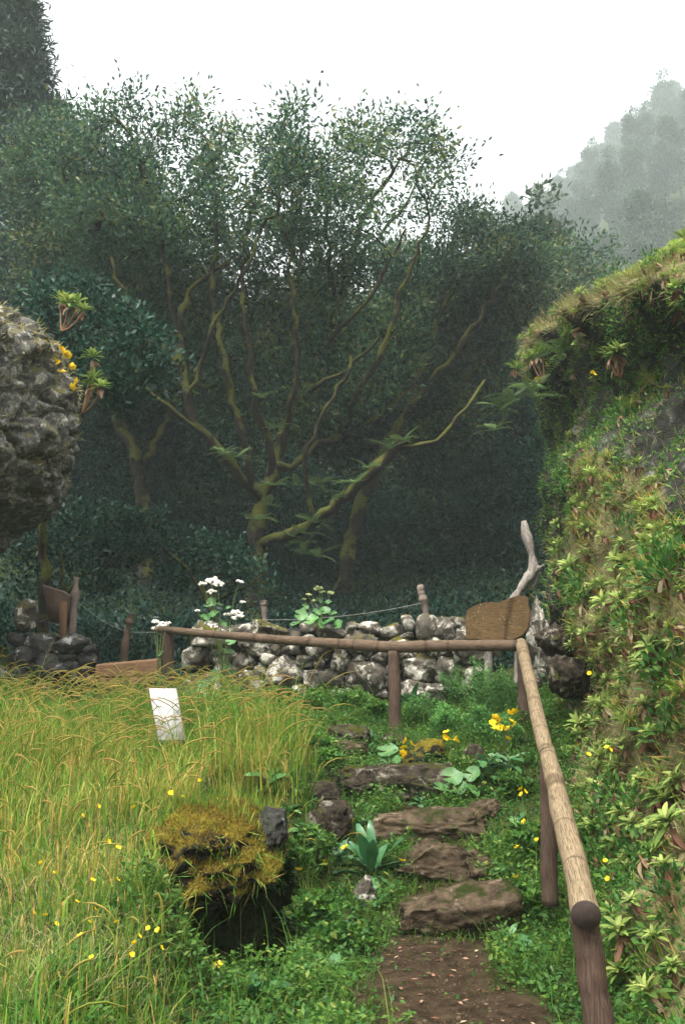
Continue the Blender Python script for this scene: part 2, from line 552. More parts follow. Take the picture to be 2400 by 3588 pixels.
hy = axis([(1.5, 4, .1), (4, 12, .055), (12, 18, .09), (18, 27, .25)])
hsv_ = axis([(0, 8, .055), (8, 12, .25), (12, 40, 2)])
HY, HS = np.meshgrid(hy, hsv_)
hv = hill(HY, HS).reshape(-1, 3)
nx, ny = len(hy), len(hsv_)
ii = (np.arange(ny - 1)[:, None] * nx + np.arange(nx - 1)[None]).ravel()
hf = np.stack([ii, ii + nx, ii + 1 + nx, ii + 1], 1)
m, nt, b, out = new_mat('hillside')
v = obj_vec(nt, False)
n1 = noise_n(nt, 2.2, 6, .65, v)
n2 = noise_n(nt, 26, 5, .7, v)
n3 = noise_n(nt, 5, 6, .7, v, .5)
veg = ramp(nt, n2, [(.25, (.05, .045, .018)), (.5, (.16, .14, .06)), (.75, (.28, .25, .12))]).outputs[0]
rockc = ramp(nt, n3, [(.3, (.007, .008, .006)), (.56, (.032, .032, .025)), (.70, (.15, .145, .12))]).outputs[0]
at = node(nt, 'ShaderNodeAttribute', attribute_name='rock')
ad = node(nt, 'ShaderNodeMath', operation='ADD')
nt.links.new(at.outputs['Fac'], ad.inputs[0])
nt.links.new(n1, ad.inputs[1])
rf = ramp(nt, ad.outputs[0], [(.62, (0, 0, 0)), (.78, (1, 1, 1))]).outputs[0]
nt.links.new(mix(nt, rf, veg, rockc), b.inputs['Base Color'])
b.inputs['Roughness'].default_value = .95
b.inputs['Specular IOR Level'].default_value = .15
bump(nt, b, mix(nt, .5, n2, n3), 1.0, .05)
M['hill'] = m

def hill_rock(Yv, s):
    hc = itp(Yv, HCR)
    a = sstep(Yv, 5.2, 6.8) * sstep(s, hc - 2.1, hc - 1.7) * (1 - sstep(s, hc - .25, hc + .05))
    edge = sstep(Yv, 9.3, 10.3) * (1 - sstep(s, hc - .3, hc))
    return np.clip(np.maximum(a, .85 * edge), 0, 1) * .5

tag(link('hillside', make_mesh('hillside', hv, hf, m, True, None, {'rock': hill_rock(HY, HS).ravel()})), kind='structure')

# ------------------------------------------------------------------ rocks
_ico = {}
def ico(sub):
    if sub not in _ico:
        bm = bmesh.new()
        bmesh.ops.create_icosphere(bm, subdivisions=sub, radius=1)
        bm.verts.ensure_lookup_table()
        _ico[sub] = (np.array([v.co[:] for v in bm.verts]), np.array([[v.index for v in f.verts] for f in bm.faces]))
        bm.free()
    return _ico[sub]

def rock_verts(seed, dims, sub=4, cuts=7, rough=.22, box_=0.0):
    r = np.random.default_rng(seed)
    p, f = ico(sub)
    q = p.copy()
    if box_ > 0:
        q = q / (np.max(np.abs(q), axis=1, keepdims=True) ** box_)
    o = r.uniform(-50, 50, 3)
    q = q * (1 + rough * fbm(p * 1.2 + o, 3))[:, None]
    for _ in range(cuts):
        n = norm(r.normal(size=3))
        d = q @ n
        lim = r.uniform(.62, .92)
        q = q - np.maximum(d - lim, 0)[:, None] * n * .96
    q = q * (1 + .08 * fbm(p * 5 + o, 3))[:, None]
    q = q + p * (.045 * fbm(p * 11 + o, 3) - .06 * np.maximum(0, .16 - np.abs(fbm(p * 2.6 + o + 7, 3))) / .16)[:, None]
    return q * np.asarray(dims), f

def rock(name, seed, center, dims, mat, label=None, cat='rock', parent=None, sub=4, rot=(0, 0, 0), group=None, **kw):
    vv, ff = rock_verts(seed, dims, sub, **kw)
    me = make_mesh(name, vv, ff, M[mat], True)
    o = link(name, me, parent, center, rot)
    if parent is None:
        tag(o, label, cat, group)
    return o

def hit(u, v, h=0.0):
    """where the sight line through a photo pixel meets the ground (raised by h)"""
    ys = np.arange(3.0, 20, .02)
    p = P(np.full(len(ys), u), np.full(len(ys), v), ys)
    d = p[:, 2] - ground_z(p[:, 0], p[:, 1]) - h
    k = np.argmax(d < 0)
    return p[k] if d[k] < 0 else p[-1]

def px_rock(name, seed, u0, u1, v0, v1, Y, depth, mat, label, **kw):
    kw.setdefault('sub', 5)
    c = P((u0 + u1) / 2, (v0 + v1) / 2, Y)
    w = px(u1 - u0, Y) / 2
    h = px(v1 - v0, Y) / 2
    top, bot = c[2] + h, c[2] - h
    g = float(ground_z(c[0], c[1])) - .05
    if bot > g and seed not in (31, 61, 41, 42):                       # let the stone reach down into the soil
        c = np.array([c[0], c[1], (top + g) / 2])
        h = (top - g) / 2
    gw, gh = (1.16, 1.16) if name == 'step_stone' else (1.08, 1.1)      # bedded stones: part of each is under the soil
    return rock(name, seed, c, (w * gw, depth * (1.15 if name == 'step_stone' else 1), h * gh), mat, label, **kw)

# stone steps
px_rock('step_stone', 11, 1440, 1790, 3150, 3290, 6.2, .14, 'stepstone', 'lowest step, a long slanting brown stone where the dirt path ends', cat='step', rot=(.25, -.16, .1), box_=.75, rough=.09, cuts=7)
px_rock('step_stone', 12, 1390, 1640, 2970, 3090, 6.8, .17, 'stepstone', 'blocky second step with a flat pale top and dark upright front', cat='step', box_=.9, cuts=9, rough=.07)
px_rock('step_stone', 13, 1620, 1720, 2985, 3090, 6.78, .2, 'stepstone', 'small dark block at the right end of the second step', cat='step', box_=.4)
px_rock('step_stone', 14, 1300, 1670, 2838, 2950, 7.42, .22, 'stepstone', 'rounded brown boulder forming the third step', cat='step', box_=.6, rough=.14, cuts=7)
px_rock('step_stone', 15, 1290, 1560, 2692, 2785, 8.25, .2, 'edgestone', 'long mossy edging stone of the fourth step with a dark overhung front', cat='step', box_=.8, cuts=2, rough=.09)
px_rock('step_stone', 16, 1175, 1330, 2695, 2790, 8.2, .18, 'edgestone', 'knobbly left half of the fourth step edging', cat='step', box_=.3)
px_rock('step_stone', 17, 1075, 1190, 2690, 2755, 8.15, .15, 'edgestone', 'low stone at the left end of the fourth step', cat='step', box_=.3)
px_rock('step_stone', 18, 1010, 1270, 2592, 2660, 8.85, .18, 'stepstone', 'long worn brown stone of the fifth step half hidden by grass', cat='step', rot=(0, .07, 0), box_=.7, rough=.1, cuts=3)
px_rock('step_stone', 19, 1155, 1280, 2555, 2625, 9.15, .18, 'edgestone', 'squat mossy stone of the topmost step', cat='step', box_=.35)
px_rock('rock', 20, 1340, 1425, 2570, 2630, 9.2, .15, 'edgestone', 'small rounded rock at the foot of the middle railing post')
px_rock('rock', 21, 1415, 1570, 2595, 2715, 8.75, .22, 'mossrock', 'dark mossy rock behind the yellow flowers on the steps', box_=.3)
px_rock('rock', 22, 1625, 1700, 2610, 2690, 8.7, .2, 'edgestone', 'brown rock among leaves right of the fourth step')
px_rock('rock', 23, 1640, 1760, 2800, 2860, 7.6, .14, 'stepstone', 'low dark stone right of the third step')
# left of the steps
px_rock('rock', 31, 885, 1010, 2840, 2975, 6.2, .2, 'greyrock', 'jagged grey lichen rock beside the mossy mound', rot=(0, .35, .3), box_=.3)
px_rock('rock', 32, 1080, 1200, 2752, 2822, 7.5, .2, 'edgestone', 'flat stone with a pale spot left of the steps')
px_rock('rock', 33, 1090, 1225, 2800, 2862, 7.25, .14, 'edgestone', 'pale mossy slanting stone below the flat spotted stone', rot=(0, .2, 0))
px_rock('rock', 34, 1075, 1160, 2852, 2935, 7.0, .14, 'edgestone', 'upright brown stone behind the dock leaves', box_=.3)
px_rock('rock', 35, 1240, 1308, 3080, 3170, float(hit(1275, 3165)[1]), .10, 'wallstone', 'small pale knob of stone at the foot of the dock plant')
# right of the railing
px_rock('rock', 41, 1890, 2010, 2190, 2300, 9.7, .25, 'edgestone', 'mossy boulder between the sign and the bank')
px_rock('rock', 42, 1935, 2075, 2300, 2460, 8.9, .28, 'edgestone', 'lichened broken boulder right of the railing corner', rot=(0, -.4, 0), box_=.25)
px_rock('rock', 43, 1850, 1915, 2120, 2215, 10.6, .2, 'wallstone', 'white topped rock just right of the wooden sign', box_=.2)

# mossy mound over the dark hollow
vv, ff = rock_verts(51, (.42, .95, .28), 5, cuts=0, rough=.2, box_=.1)
mc = P(790, 3000, 6.0) + np.array([-.06, .40, .0])
vv[:, 2] = np.where(vv[:, 2] < -.2, -.2 + (vv[:, 2] + .2) * .4, vv[:, 2])
mound = empty('mossy_mound', mc, 'moss covered mound of rock overhanging a dark hollow', 'rock')
link('rock_body', make_mesh('rock_body', vv, ff, M['mossrock'], True), mound)
tri = vv[ff]
nrm = np.cross(tri[:, 1] - tri[:, 0], tri[:, 2] - tri[:, 0])
area = np.linalg.norm(nrm, axis=1)
nrm = norm(nrm)
keep = (nrm[:, 2] > -.15)
pr = np.where(keep, area * (.35 + np.clip(nrm[:, 2], 0, 1)), 0)
k = RNG.choice(len(ff), 30000, p=pr / pr.sum())
bb = RNG.dirichlet((1, 1, 1), len(k))
pts = (tri[k] * bb[:, :, None]).sum(1)
msk = fbm(pts * 7 + 3, 2)
sel = msk + RNG.normal(0, .3, len(k)) + nrm[k][:, 2] * 1.2 > .0
pts, nk = pts[sel], nrm[k][sel]
dd = norm(nk * .8 + RNG.normal(0, .5, nk.shape) + np.array([0, 0, .3]))
lv, lf = rhomb(pts - nk * .004, dd, rdir(len(pts)), RNG.uniform(.010, .030, len(pts)), RNG.uniform(.004, .009, len(pts)))
tag(link('moss', make_mesh('moss', lv, lf, M['moss'], False, np.repeat(np.clip(.5 + .35 * msk[sel] + RNG.normal(0, .2, len(pts)), 0, 1), 4)), mound), kind='stuff')
# turf growing over the mound and hanging from its lip
kk = RNG.choice(len(pts), 3600)
tp, tn = pts[kk], nk[kk]
keep = (tn[:, 2] > .1) & (RNG.random(len(kk)) < .25 + .75 * sstep(fbm(tp * 3 + 13, 2) + .5 * (tp[:, 1] > .0) - .6 * tp[:, 0], -.2, .5))
tp, tn = tp[keep], tn[keep]
lip = tp[:, 1] < -.45
lv, lf = rhomb(tp, norm(tn * .4 + RNG.normal(0, .4, tp.shape) + np.stack([lip * 0, -.5 * lip, np.where(lip, -.9, .8)], 1)), rdir(len(tp)), RNG.gamma(4, .024, len(tp)), RNG.uniform(.003, .007, len(tp)))
tag(link('turf', make_mesh('turf', lv, lf, M['grass'], False, np.repeat(np.clip(RNG.normal(.55, .25, len(tp)), 0, 1), 4)), mound), kind='stuff')

# ------------------------------------------------------------------ dry stone wall
def stone_wall(root, A, B, ulist, extra, rmin, rmax, n, seed, mat='wallstone', thick=.24):
    """A, B: (u, vtop, vbase, Y) ends; stones packed over the face between them"""
    r = np.random.default_rng(seed)
    placed = []
    for (u0, u1, v0, v1) in ulist:
        placed.append(((u0 + u1) / 2, (v0 + v1) / 2, (u1 - u0) / 2, (v1 - v0) / 2))
    tries = 0
    while len(placed) < n and tries < 9000:
        tries += 1
        fr = min(1, tries / 7000)
        rr = rmax * (1 - fr) + rmin * fr
        u = r.uniform(A[0], B[0])
        t = (u - A[0]) / (B[0] - A[0])
        vt, vb = A[1] + (B[1] - A[1]) * t, A[2] + (B[2] - A[2]) * t
        a = rr * r.uniform(.8, 1.25)
        c = a * r.uniform(.55, .85)
        v_ = r.uniform(vt + c * .7, vb)
        if all(((u - q[0]) / (a + q[2])) ** 2 + ((v_ - q[1]) / (c + q[3])) ** 2 > .80 for q in placed):
            placed.append((u, v_, a, c))
    for i, (u, v_, a, c) in enumerate(placed):
        t = (u - A[0]) / (B[0] - A[0])
        Yw = A[3] + (B[3] - A[3]) * t + r.uniform(-.04, .05)
        pos = P(u, v_, Yw) - np.array(root.location)
        w, h = px(a, Yw) * 1.12, px(c, Yw) * 1.14
        vv, ff = rock_verts(seed * 100 + i, (w, max(.12, .5 * (w + h)), h), 4 if a > 50 else 3, cuts=6, rough=.2, box_=.25)
        link('stone', make_mesh('stone', vv, ff, M[mat], True), root, pos, (r.uniform(-.2, .2), r.uniform(-.25, .25), r.uniform(-.3, .3)))
    # rubble core
    n_ = 40
    cv = []
    for k in range(n_ + 1):
        t = k / n_
        u = A[0] + (B[0] - A[0]) * t
        Yw = A[3] + (B[3] - A[3]) * t
        vt, vb = A[1] + (B[1] - A[1]) * t + 22 + 6 * math.sin(k * 2.1), A[2] + (B[2] - A[2]) * t + 120
        f0, f1 = P(u, vt, Yw), P(u, vb, Yw)
        for dy, pp in ((.05, f1), (.05, f0), (.42, f0), (.42, f1)):
            cv.append(pp + np.array([0, dy + .02 * math.sin(k * 3.3), 0]) - np.array(root.location))
    o = (np.arange(n_) * 4)[:, None] + np.arange(4)[None]
    o2 = (np.arange(n_) * 4)[:, None] + (np.arange(4)[None] + 1) % 4
    cf = np.stack([o.ravel(), o2.ravel(), o2.ravel() + 4, o.ravel() + 4], 1)
    link('rubble_core', make_mesh('rubble_core', np.array(cv), [cf, np.array([[0, 1, 2, 3], [n_ * 4 + 3, n_ * 4 + 2, n_ * 4 + 1, n_ * 4]])], M['core']), root)

wl_root = empty('stone_wall', P(1200, 2450, 11.4), 'dry stone wall of white lichened stones behind the log railing', 'wall')
stone_wall(wl_root, (690, 2190, 2440, 12.1), (1660, 2165, 2430, 10.9),
           [(945, 1068, 2305, 2412), (1063, 1203, 2343, 2425), (1220, 1362, 2318, 2432), (1398, 1522, 2292, 2392), (1163, 1237, 2272, 2352),
            (1445, 1540, 2165, 2250), (1520, 1600, 2168, 2245), (1402, 1452, 2155, 2208), (1255, 1335, 2178, 2228), (885, 1015, 2182, 2232),
            (1045, 1110, 2180, 2225), (1115, 1215, 2195, 2245), (1212, 1258, 2183, 2222), (1330, 1400, 2185, 2240), (1572, 1632, 2157, 2200),
            (990, 1060, 2262, 2300), (1075, 1165, 2258, 2310), (820, 900, 2290, 2360), (1095, 1140, 2312, 2342), (1520, 1600, 2300, 2400)],
           None, 22, 70, 105, 5)
wl2 = empty('stone_wall', P(200, 2400, 11.2), 'short lichened stone wall at the far left below the leaning stake', 'wall')
stone_wall(wl2, (60, 2215, 2420, 11.2), (318, 2235, 2420, 11.2), [(205, 310, 2215, 2290), (90, 200, 2225, 2300), (130, 235, 2295, 2390)], None, 18, 50, 26, 9, 'greyrock')
px_rock('rock', 61, 60, 135, 2110, 2215, 11.2, .16, 'wallstone', 'upright white lichened stone standing on the far left wall', box_=.2)

# ------------------------------------------------------------------ log handrail
hr = empty('log_handrail', P(1385, 2580, 9.5), 'weathered round log handrail following the steps up and turning left', 'railing')
HR0 = np.array(hr.location)
def knotty(pts, r0, r1, n=40, sides=20, seed=0, wob=.004):
    pts = np.asarray(pts, float)
    t = np.linspace(0, 1, n)
    seg = np.concatenate([[0], np.cumsum(np.linalg.norm(np.diff(pts, axis=0), axis=1))])
    seg /= seg[-1]
    c = np.stack([np.interp(t, seg, pts[:, k]) for k in range(3)], 1)
    c = c + wob * np.stack([fbm(np.stack([t * 4 + seed, t * 0 + 9.1 * k, t * 0], -1), 2) for k in range(3)], 1)
    r = r0 + (r1 - r0) * t
    r = r * (1 + .05 * fbm(np.stack([t * 9, t * 0 + seed, t * 0], -1), 2))
    for q in np.random.default_rng(seed).uniform(.05, .95, 5):           # branch rings
        r = r * (1 + .045 * np.exp(-((t - q) / .008) ** 2))
    vv, f = tube(c, r, sides)
    return vv, f, c
def rail_log(p0, p1, r0, r1, seed, mat, mid=None, name='rail'):
    pts = [p0, p1] if mid is None else [p0, mid, p1]
    vv, f, c = knotty(pts, r0, r1, 48, 22, seed)
    a = norm(np.asarray(p1) - np.asarray(p0))
    org = np.asarray(p0)
    # local frame with x along the log so that the grain follows it
    s = norm(np.cross([0, 0, 1], a))
    u_ = np.cross(a, s)
    R = np.stack([a, s, u_], 1)
    loc = (vv - org) @ R
    me = make_mesh(name, loc, f[:1], M[mat], True)
    o = bpy.data.objects.new(name, me)
    C.objects.link(o)
    o.parent = hr
    o.matrix_local = Matrix.Translation(Vector(org - HR0)) @ Matrix([list(R[0]) , list(R[1]), list(R[2])]).to_4x4()
    n = 22
    for base, sg in ((0, -1), (len(loc) - n, 1)):
        ends = MB()
        ring = loc[base:base + n]
        cc = ring.mean(0)
        vv2 = np.concatenate([ring, cc + (ring - cc) * .93 + np.array([sg * .006, 0, 0]), [cc + np.array([sg * .007, 0, 0])]])
        k = np.arange(n); k1 = (k + 1) % n
        ends.add(vv2, [np.stack([k, k1, k1 + n, k + n], 1), np.stack([k + n, k1 + n, np.full(n, 2 * n)], 1)])
        link('end_face', ends.mesh('end_face', M['endgrain'], False), o)
    return o
def post_log(p0, p1, r0, r1, seed, mat='post', parent=None, name='post', org=None):
    org = HR0 if org is None else org
    vv, f, c = knotty([p0, p1], r0, r1, 24, 16, seed)
    o = link(name, make_mesh(name, vv - np.asarray(p0), f, M[mat], True), parent or hr, np.asarray(p0) - org)
    return o
near_end, near_far = P(2053, 3205, 3.7), P(1918, 2640, 5.95)
corner = P(1828, 2255, 9.3)
mid_t = P(1378, 2268, 9.5)
left_t = P(548, 2205, 11.3)
rail_log(near_end, near_far + np.array([.01, .06, 0]), .054, .053, 1, 'rail')
rail_log(near_far + np.array([-.012, -.02, -.01]), corner + np.array([.0, .05, 0]), .050, .056, 2, 'rail')
rail_log(corner + np.array([-.03, .03, -.02]), mid_t + np.array([-.02, 0, .0]), .056, .060, 3, 'rail_dark', mid=P(1600, 2262, 9.4))
rail_log(mid_t + np.array([.015, 0, -.002]), left_t, .060, .040, 4, 'rail_dark', mid=P(950, 2240, 10.4))
def gnd(p, dz=-.15):
    return np.array([p[0], p[1], float(ground_z(p[0], p[1])) + dz])
post_log(P(2110, 3700, 3.78), near_end + np.array([.015, .09, -.03]), .058, .055, 11)
post_log(P(1925, 3170, 5.98), near_far + np.array([-.0, .0, -.04]), .054, .050, 12)
post_log(P(1842, 2640, 9.3), corner + np.array([0, 0, -.03]), .060, .056, 13)
post_log(P(1387, 2600, 9.5), mid_t + np.array([0, 0, -.04]), .066, .058, 14)
post_log(P(592, 2520, 11.25), P(588, 2212, 11.25), .075, .068, 15)

# ------------------------------------------------------------------ wooden sign, seen from behind
sg = empty('wooden_sign', P(1740, 2440, 10.3), 'brown wooden sign board with wavy top beside the railing corner', 'sign')
ol = [(1632, 2240), (1628, 2170), (1634, 2140), (1650, 2128), (1690, 2112), (1720, 2108), (1745, 2112), (1775, 2098), (1810, 2088), (1838, 2086), (1850, 2094),
      (1851, 2120), (1857, 2150), (1853, 2185), (1848, 2205), (1830, 2228), (1800, 2242), (1720, 2246)]
bm = bmesh.new()
pl = [P(u, v_, 10.3) - np.array(sg.location) for u, v_ in ol]
vs = [bm.verts.new(p) for p in pl]
f = bm.faces.new(vs)
ex = bmesh.ops.extrude_face_region(bm, geom=[f])
for e in ex['geom']:
    if isinstance(e, bmesh.types.BMVert):
        e.co += Vector((.015, .055, .0))
bmesh.ops.bevel(bm, geom=[e for e in bm.edges if abs(e.verts[0].co.y - e.verts[1].co.y) < .03], offset=.009, segments=2, affect='EDGES')
bmesh.ops.recalc_face_normals(bm, faces=bm.faces)
me = bpy.data.meshes.new('board'); bm.to_mesh(me); bm.free(); me.materials.append(M['signwood'])
link('board', me, sg)
for i, (u, r) in enumerate(((1712, .045), (1815, .04))):
    post_log(P(u - 4, 2420, 10.42), P(u + 4, 2150, 10.42), r, r, 20 + i, 'palewood', sg, 'leg', np.array(sg.location))

# dead branch behind the sign
def stick(name, pts, rads, mat, label, cat, extra=(), seed=0, parent=None, n=26, sides=12):
    org = np.asarray(pts[0])
    mb = MB()
    for (pp, rr) in [(pts, rads)] + list(extra):
        pp = np.asarray(pp, float)
        k = len(pp)
        tt = np.linspace(0, k - 1, n)
        c = np.stack([np.interp(tt, np.arange(k), pp[:, a]) for a in range(3)], 1)
        for _ in range(2):
            c[1:-1] = .25 * c[:-2] + .5 * c[1:-1] + .25 * c[2:]
        r = np.interp(tt, np.arange(k), rr) * (1 + .38 * fbm(np.stack([tt * 2.2, tt * 0 + seed, tt * 0], -1), 3))
        vv, f = tube(c, r, sides)
        vv = vv + .007 * np.stack([fbm(vv * 26 + 7 * a, 2) for a in range(3)], 1)
        mb.add(vv - org, f)
    o = link(name, mb.mesh(name, M[mat], True), parent, org)
    if parent is None:
        tag(o, label, cat)
    return o
YB = 10.9
stick('dead_branch', [P(1740, 2300, YB), P(1800, 2092, YB), P(1845, 2030, YB), P(1872, 1995, YB), P(1862, 1940, YB), P(1845, 1880, YB), P(1838, 1850, YB), P(1834, 1826, YB)],
      [.06, .052, .058, .06, .05, .05, .055, .04], 'palewood', 'crooked bleached dead branch sticking up behind the wooden sign', 'branch',
      [([P(1868, 2005, YB), P(1890, 1990, YB - .05), P(1908, 1978, YB - .1)], [.04, .03, .008]),
       ([P(1860, 2060, YB + .05), P(1880, 2030, YB + .05), P(1893, 2000, YB + .06)], [.03, .022, .01])], 3)

# ------------------------------------------------------------------ wire fence behind the wall
wf = empty('wire_fence', P(925, 2250, 12.4), 'old wire fence with crooked wooden stakes behind the stone wall', 'fence')
W0 = np.array(wf.location)
def fpost(pts, rads, Yp, mat, seed):
    stick('post', [P(u, v_, Yp) for u, v_ in pts], rads, mat, None, None, (), seed, None)
    o = C.objects[-1]
    return o
def add_fpost(pts, rads, Yp, mat, seed):
    pp = [P(u, v_, Yp) for u, v_ in pts]
    o = stick('post', pp, rads, mat, None, None, (), seed, wf)
    o.location = Vector(pp[0] - W0)
add_fpost([(246, 2420), (252, 2230), (262, 2100), (270, 2024)], [.055, .052, .048, .042], 11.9, 'greypost', 1)
add_fpost([(430, 2400), (440, 2250), (452, 2190), (462, 2150)], [.05, .048, .05, .055], 12.3, 'post', 2)
add_fpost([(930, 2330), (928, 2190), (925, 2120), (924, 2104)], [.05, .046, .044, .052], 12.4, 'greypost', 3)
add_fpost([(1505, 2330), (1495, 2170), (1485, 2110), (1475, 2075), (1472, 2048)], [.05, .045, .047, .052, .04], 11.8, 'greypost', 4)
for i, (a, b_) in enumerate((((120, 2184, 11.8), (252, 2098, 11.9)), ((262, 2095, 11.9), (445, 2212, 12.3)), ((445, 2214, 12.3), (926, 2172, 12.35)),
                             ((926, 2172, 12.35), (1484, 2112, 11.75)))):
    p0, p1 = P(*a), P(*b_)
    t = np.linspace(0, 1, 14)[:, None]
    c = p0 * (1 - t) + p1 * t - np.array([0, 0, .06]) * (4 * t * (1 - t))
    vv, f = tube(c - W0, .0034, 6)
    link('wire', make_mesh('wire', vv, f, M['wire'], True), wf)

# dark notice board with its stake at the far left
ns = empty('notice_board', P(222, 2330, 11.7), 'dark brown notice board on a stake at the far left edge', 'sign')
N0 = np.array(ns.location)
bp = [P(150, 2054, 11.7), P(225, 2078, 11.75), P(246, 2092, 11.75), P(240, 2190, 11.75), P(175, 2180, 11.7)]
mb = MB()
fr = np.array(bp) - N0
mb.add(np.concatenate([fr, fr + np.array([0, .035, .0])]), [np.array([[0, 1, 2, 3, 4], [9, 8, 7, 6, 5]]), np.array([[i, i + 5, (i + 1) % 5 + 5, (i + 1) % 5] for i in range(5)])])
link('board', mb.mesh('board', M['post']), ns)
vv, f = tube(np.array([bp[0], bp[1], bp[2]]) - N0 + np.array([0, .015, .012]), .014, 8)
link('lit_edge', make_mesh('lit_edge', vv, f, M['greypost'], True), ns)  # paler strip added for the light along the board's top edge
mb = MB()
s0, s1 = P(222, 2330, 11.62) - N0, P(221, 2108, 11.62) - N0
w = .048
mb.add(np.array([s0 + (-w * .6, 0, 0), s0 + (w * .6, 0, 0), s0 + (w * .6, .04, 0), s0 + (-w * .6, .04, 0), s1 + (-w, 0, 0), s1 + (w, 0, 0), s1 + (w, .04, 0), s1 + (-w, .04, 0)]),
       np.array([(0, 1, 5, 4), (1, 2, 6, 5), (2, 3, 7, 6), (3, 0, 4, 7), (4, 5, 6, 7), (3, 2, 1, 0)]))
link('stake', mb.mesh('stake', M['plank']), ns)

# brown planks lying in the grass
pk = empty('wooden_planks', P(440, 2420, 10.6), 'low brown wooden planks half sunk in the grass left of the railing', 'planks')
K0 = np.array(pk.location)
for nm, q, th in (('plank', [(336, 2332), (552, 2312), (556, 2366), (334, 2374)], .05), ('plank', [(330, 2380), (548, 2372), (549, 2394), (330, 2400)], .07)):
    a = np.array([P(u, v_, 10.6) for u, v_ in q]) - K0
    bm = bmesh.new()
    vs = [bm.verts.new(p) for p in a] + [bm.verts.new(p + np.array([0, th, .02])) for p in a]
    for fc in ((3, 2, 1, 0), (4, 5, 6, 7), (0, 1, 5, 4), (1, 2, 6, 5), (2, 3, 7, 6), (3, 0, 4, 7)):
        bm.faces.new([vs[i] for i in fc])
    bmesh.ops.bevel(bm, geom=list(bm.edges), offset=.008, segments=1, affect='EDGES')
    bmesh.ops.recalc_face_normals(bm, faces=bm.faces)
    me = bpy.data.meshes.new(nm); bm.to_mesh(me); bm.free(); me.materials.append(M['plank'])
    link(nm, me, pk)
for u in (360, 520):
    a0, a1 = P(u, 2480, 10.66) - K0, P(u, 2370, 10.66) - K0
    vv, f = box(*((a0 + a1) / 2), .09, .06, float(np.linalg.norm(a1 - a0)))
    link('leg', make_mesh('leg', vv, f, M['plank']), pk)

# white information board leaning in the grass
ib = empty('white_board', P(600, 2610, 7.9), 'blank white tilted board standing in the tall grass', 'sign')
I0 = np.array(ib.location)
q = np.array([P(523, 2412, 8.15), P(618, 2412, 8.15), P(650, 2592, 7.8), P(556, 2592, 7.8)]) - I0
nrm_ = norm(np.cross(q[1] - q[0], q[3] - q[0]))
nrm_ = nrm_ if nrm_[1] > 0 else -nrm_
def slab(q, d0, d1, grow):
    c = q.mean(0)
    q = c + (q - c) * grow
    return np.concatenate([q + nrm_ * d0, q + nrm_ * d1]), np.array([(3, 2, 1, 0), (4, 5, 6, 7), (0, 1, 5, 4), (1, 2, 6, 5), (2, 3, 7, 6), (3, 0, 4, 7)])
vv, f = slab(q, 0, .012, 1.0)
link('panel', make_mesh('panel', vv, f, M['board']), ib)
vv, f = slab(q, .0125, .035, 1.045)
link('backing', make_mesh('backing', vv, f, M['boardedge']), ib)
c = q.mean(0) + nrm_ * .06
g0 = np.array([c[0], c[1], float(ground_z(c[0] + I0[0], c[1] + I0[1])) - I0[2] - .1])
vv, f = tube([g0, c], .03, 10)
link('leg', make_mesh('leg', vv, f, M['post'], True), ib)

# ------------------------------------------------------------------ trees
def grow(nodes, parents, tufts, step, order_from):
    """attach every tuft to the nearest fitting node of the skeleton with a bent twig"""
    nodes = [np.asarray(n, float) for n in nodes]
    parents = list(parents)
    arr = np.zeros((len(nodes) + len(tufts) * 40, 3))
    arr[:len(nodes)] = nodes
    n = len(nodes)
    chains = []
    d0 = np.min(np.linalg.norm(tufts[:, None] - arr[None, :n], axis=2), axis=1)
    for k in np.argsort(d0):
        t = tufts[k]
        df = t - arr[:n]
        d = np.linalg.norm(df, axis=1) + .9 * np.maximum(-df[:, 2], 0)
        j = int(np.argmin(d))
        a = arr[j]
        L = np.linalg.norm(t - a)
        m_ = max(1, min(30, int(np.ceil(L / step))))
        pd = a - arr[parents[j]] if parents[j] >= 0 else np.array([0, 0, 1.0])
        c = a + norm(pd) * L * .35 + np.array([0, 0, .12 * L]) + RNG.normal(0, .07 * L, 3)
        ch = [j]
        for q in range(1, m_ + 1):
            s = q / m_
            pt = (1 - s) ** 2 * a + 2 * s * (1 - s) * c + s * s * t + RNG.normal(0, .02 * min(L, 1.5), 3) * (1 - s)
            arr[n] = pt
            parents.append(n - 1 if q > 1 else j)
            ch.append(n)
            n += 1
        chains.append(ch)
    return arr[:n], np.array(parents), chains

def skeleton_mesh(name, arr, parents, chains, rtip, rexp, rmax, mat, minr=.004, limb_r=None):
    cnt = np.zeros(len(arr))
    for ch in chains:
        cnt[ch[-1]] += 1
    for i in range(len(arr) - 1, 0, -1):
        if parents[i] >= 0:
            cnt[parents[i]] += cnt[i]
    r = np.clip(rtip * np.maximum(cnt, 1) ** rexp, minr, rmax)
    if limb_r is not None:
        r[:len(limb_r)] = np.maximum(r[:len(limb_r)], limb_r)
    mb = MB()
    for ch in chains:
        if len(ch) < 2:
            continue
        rr = r[ch].copy()
        rr[0] = min(rr[0], rr[1] * 1.3)
        sides = 8 if rr.max() > .06 else (5 if rr.max() > .02 else 4)
        vv, f = tube(arr[ch], rr, sides, False)
        mb.add(vv, f)
    return mb, r

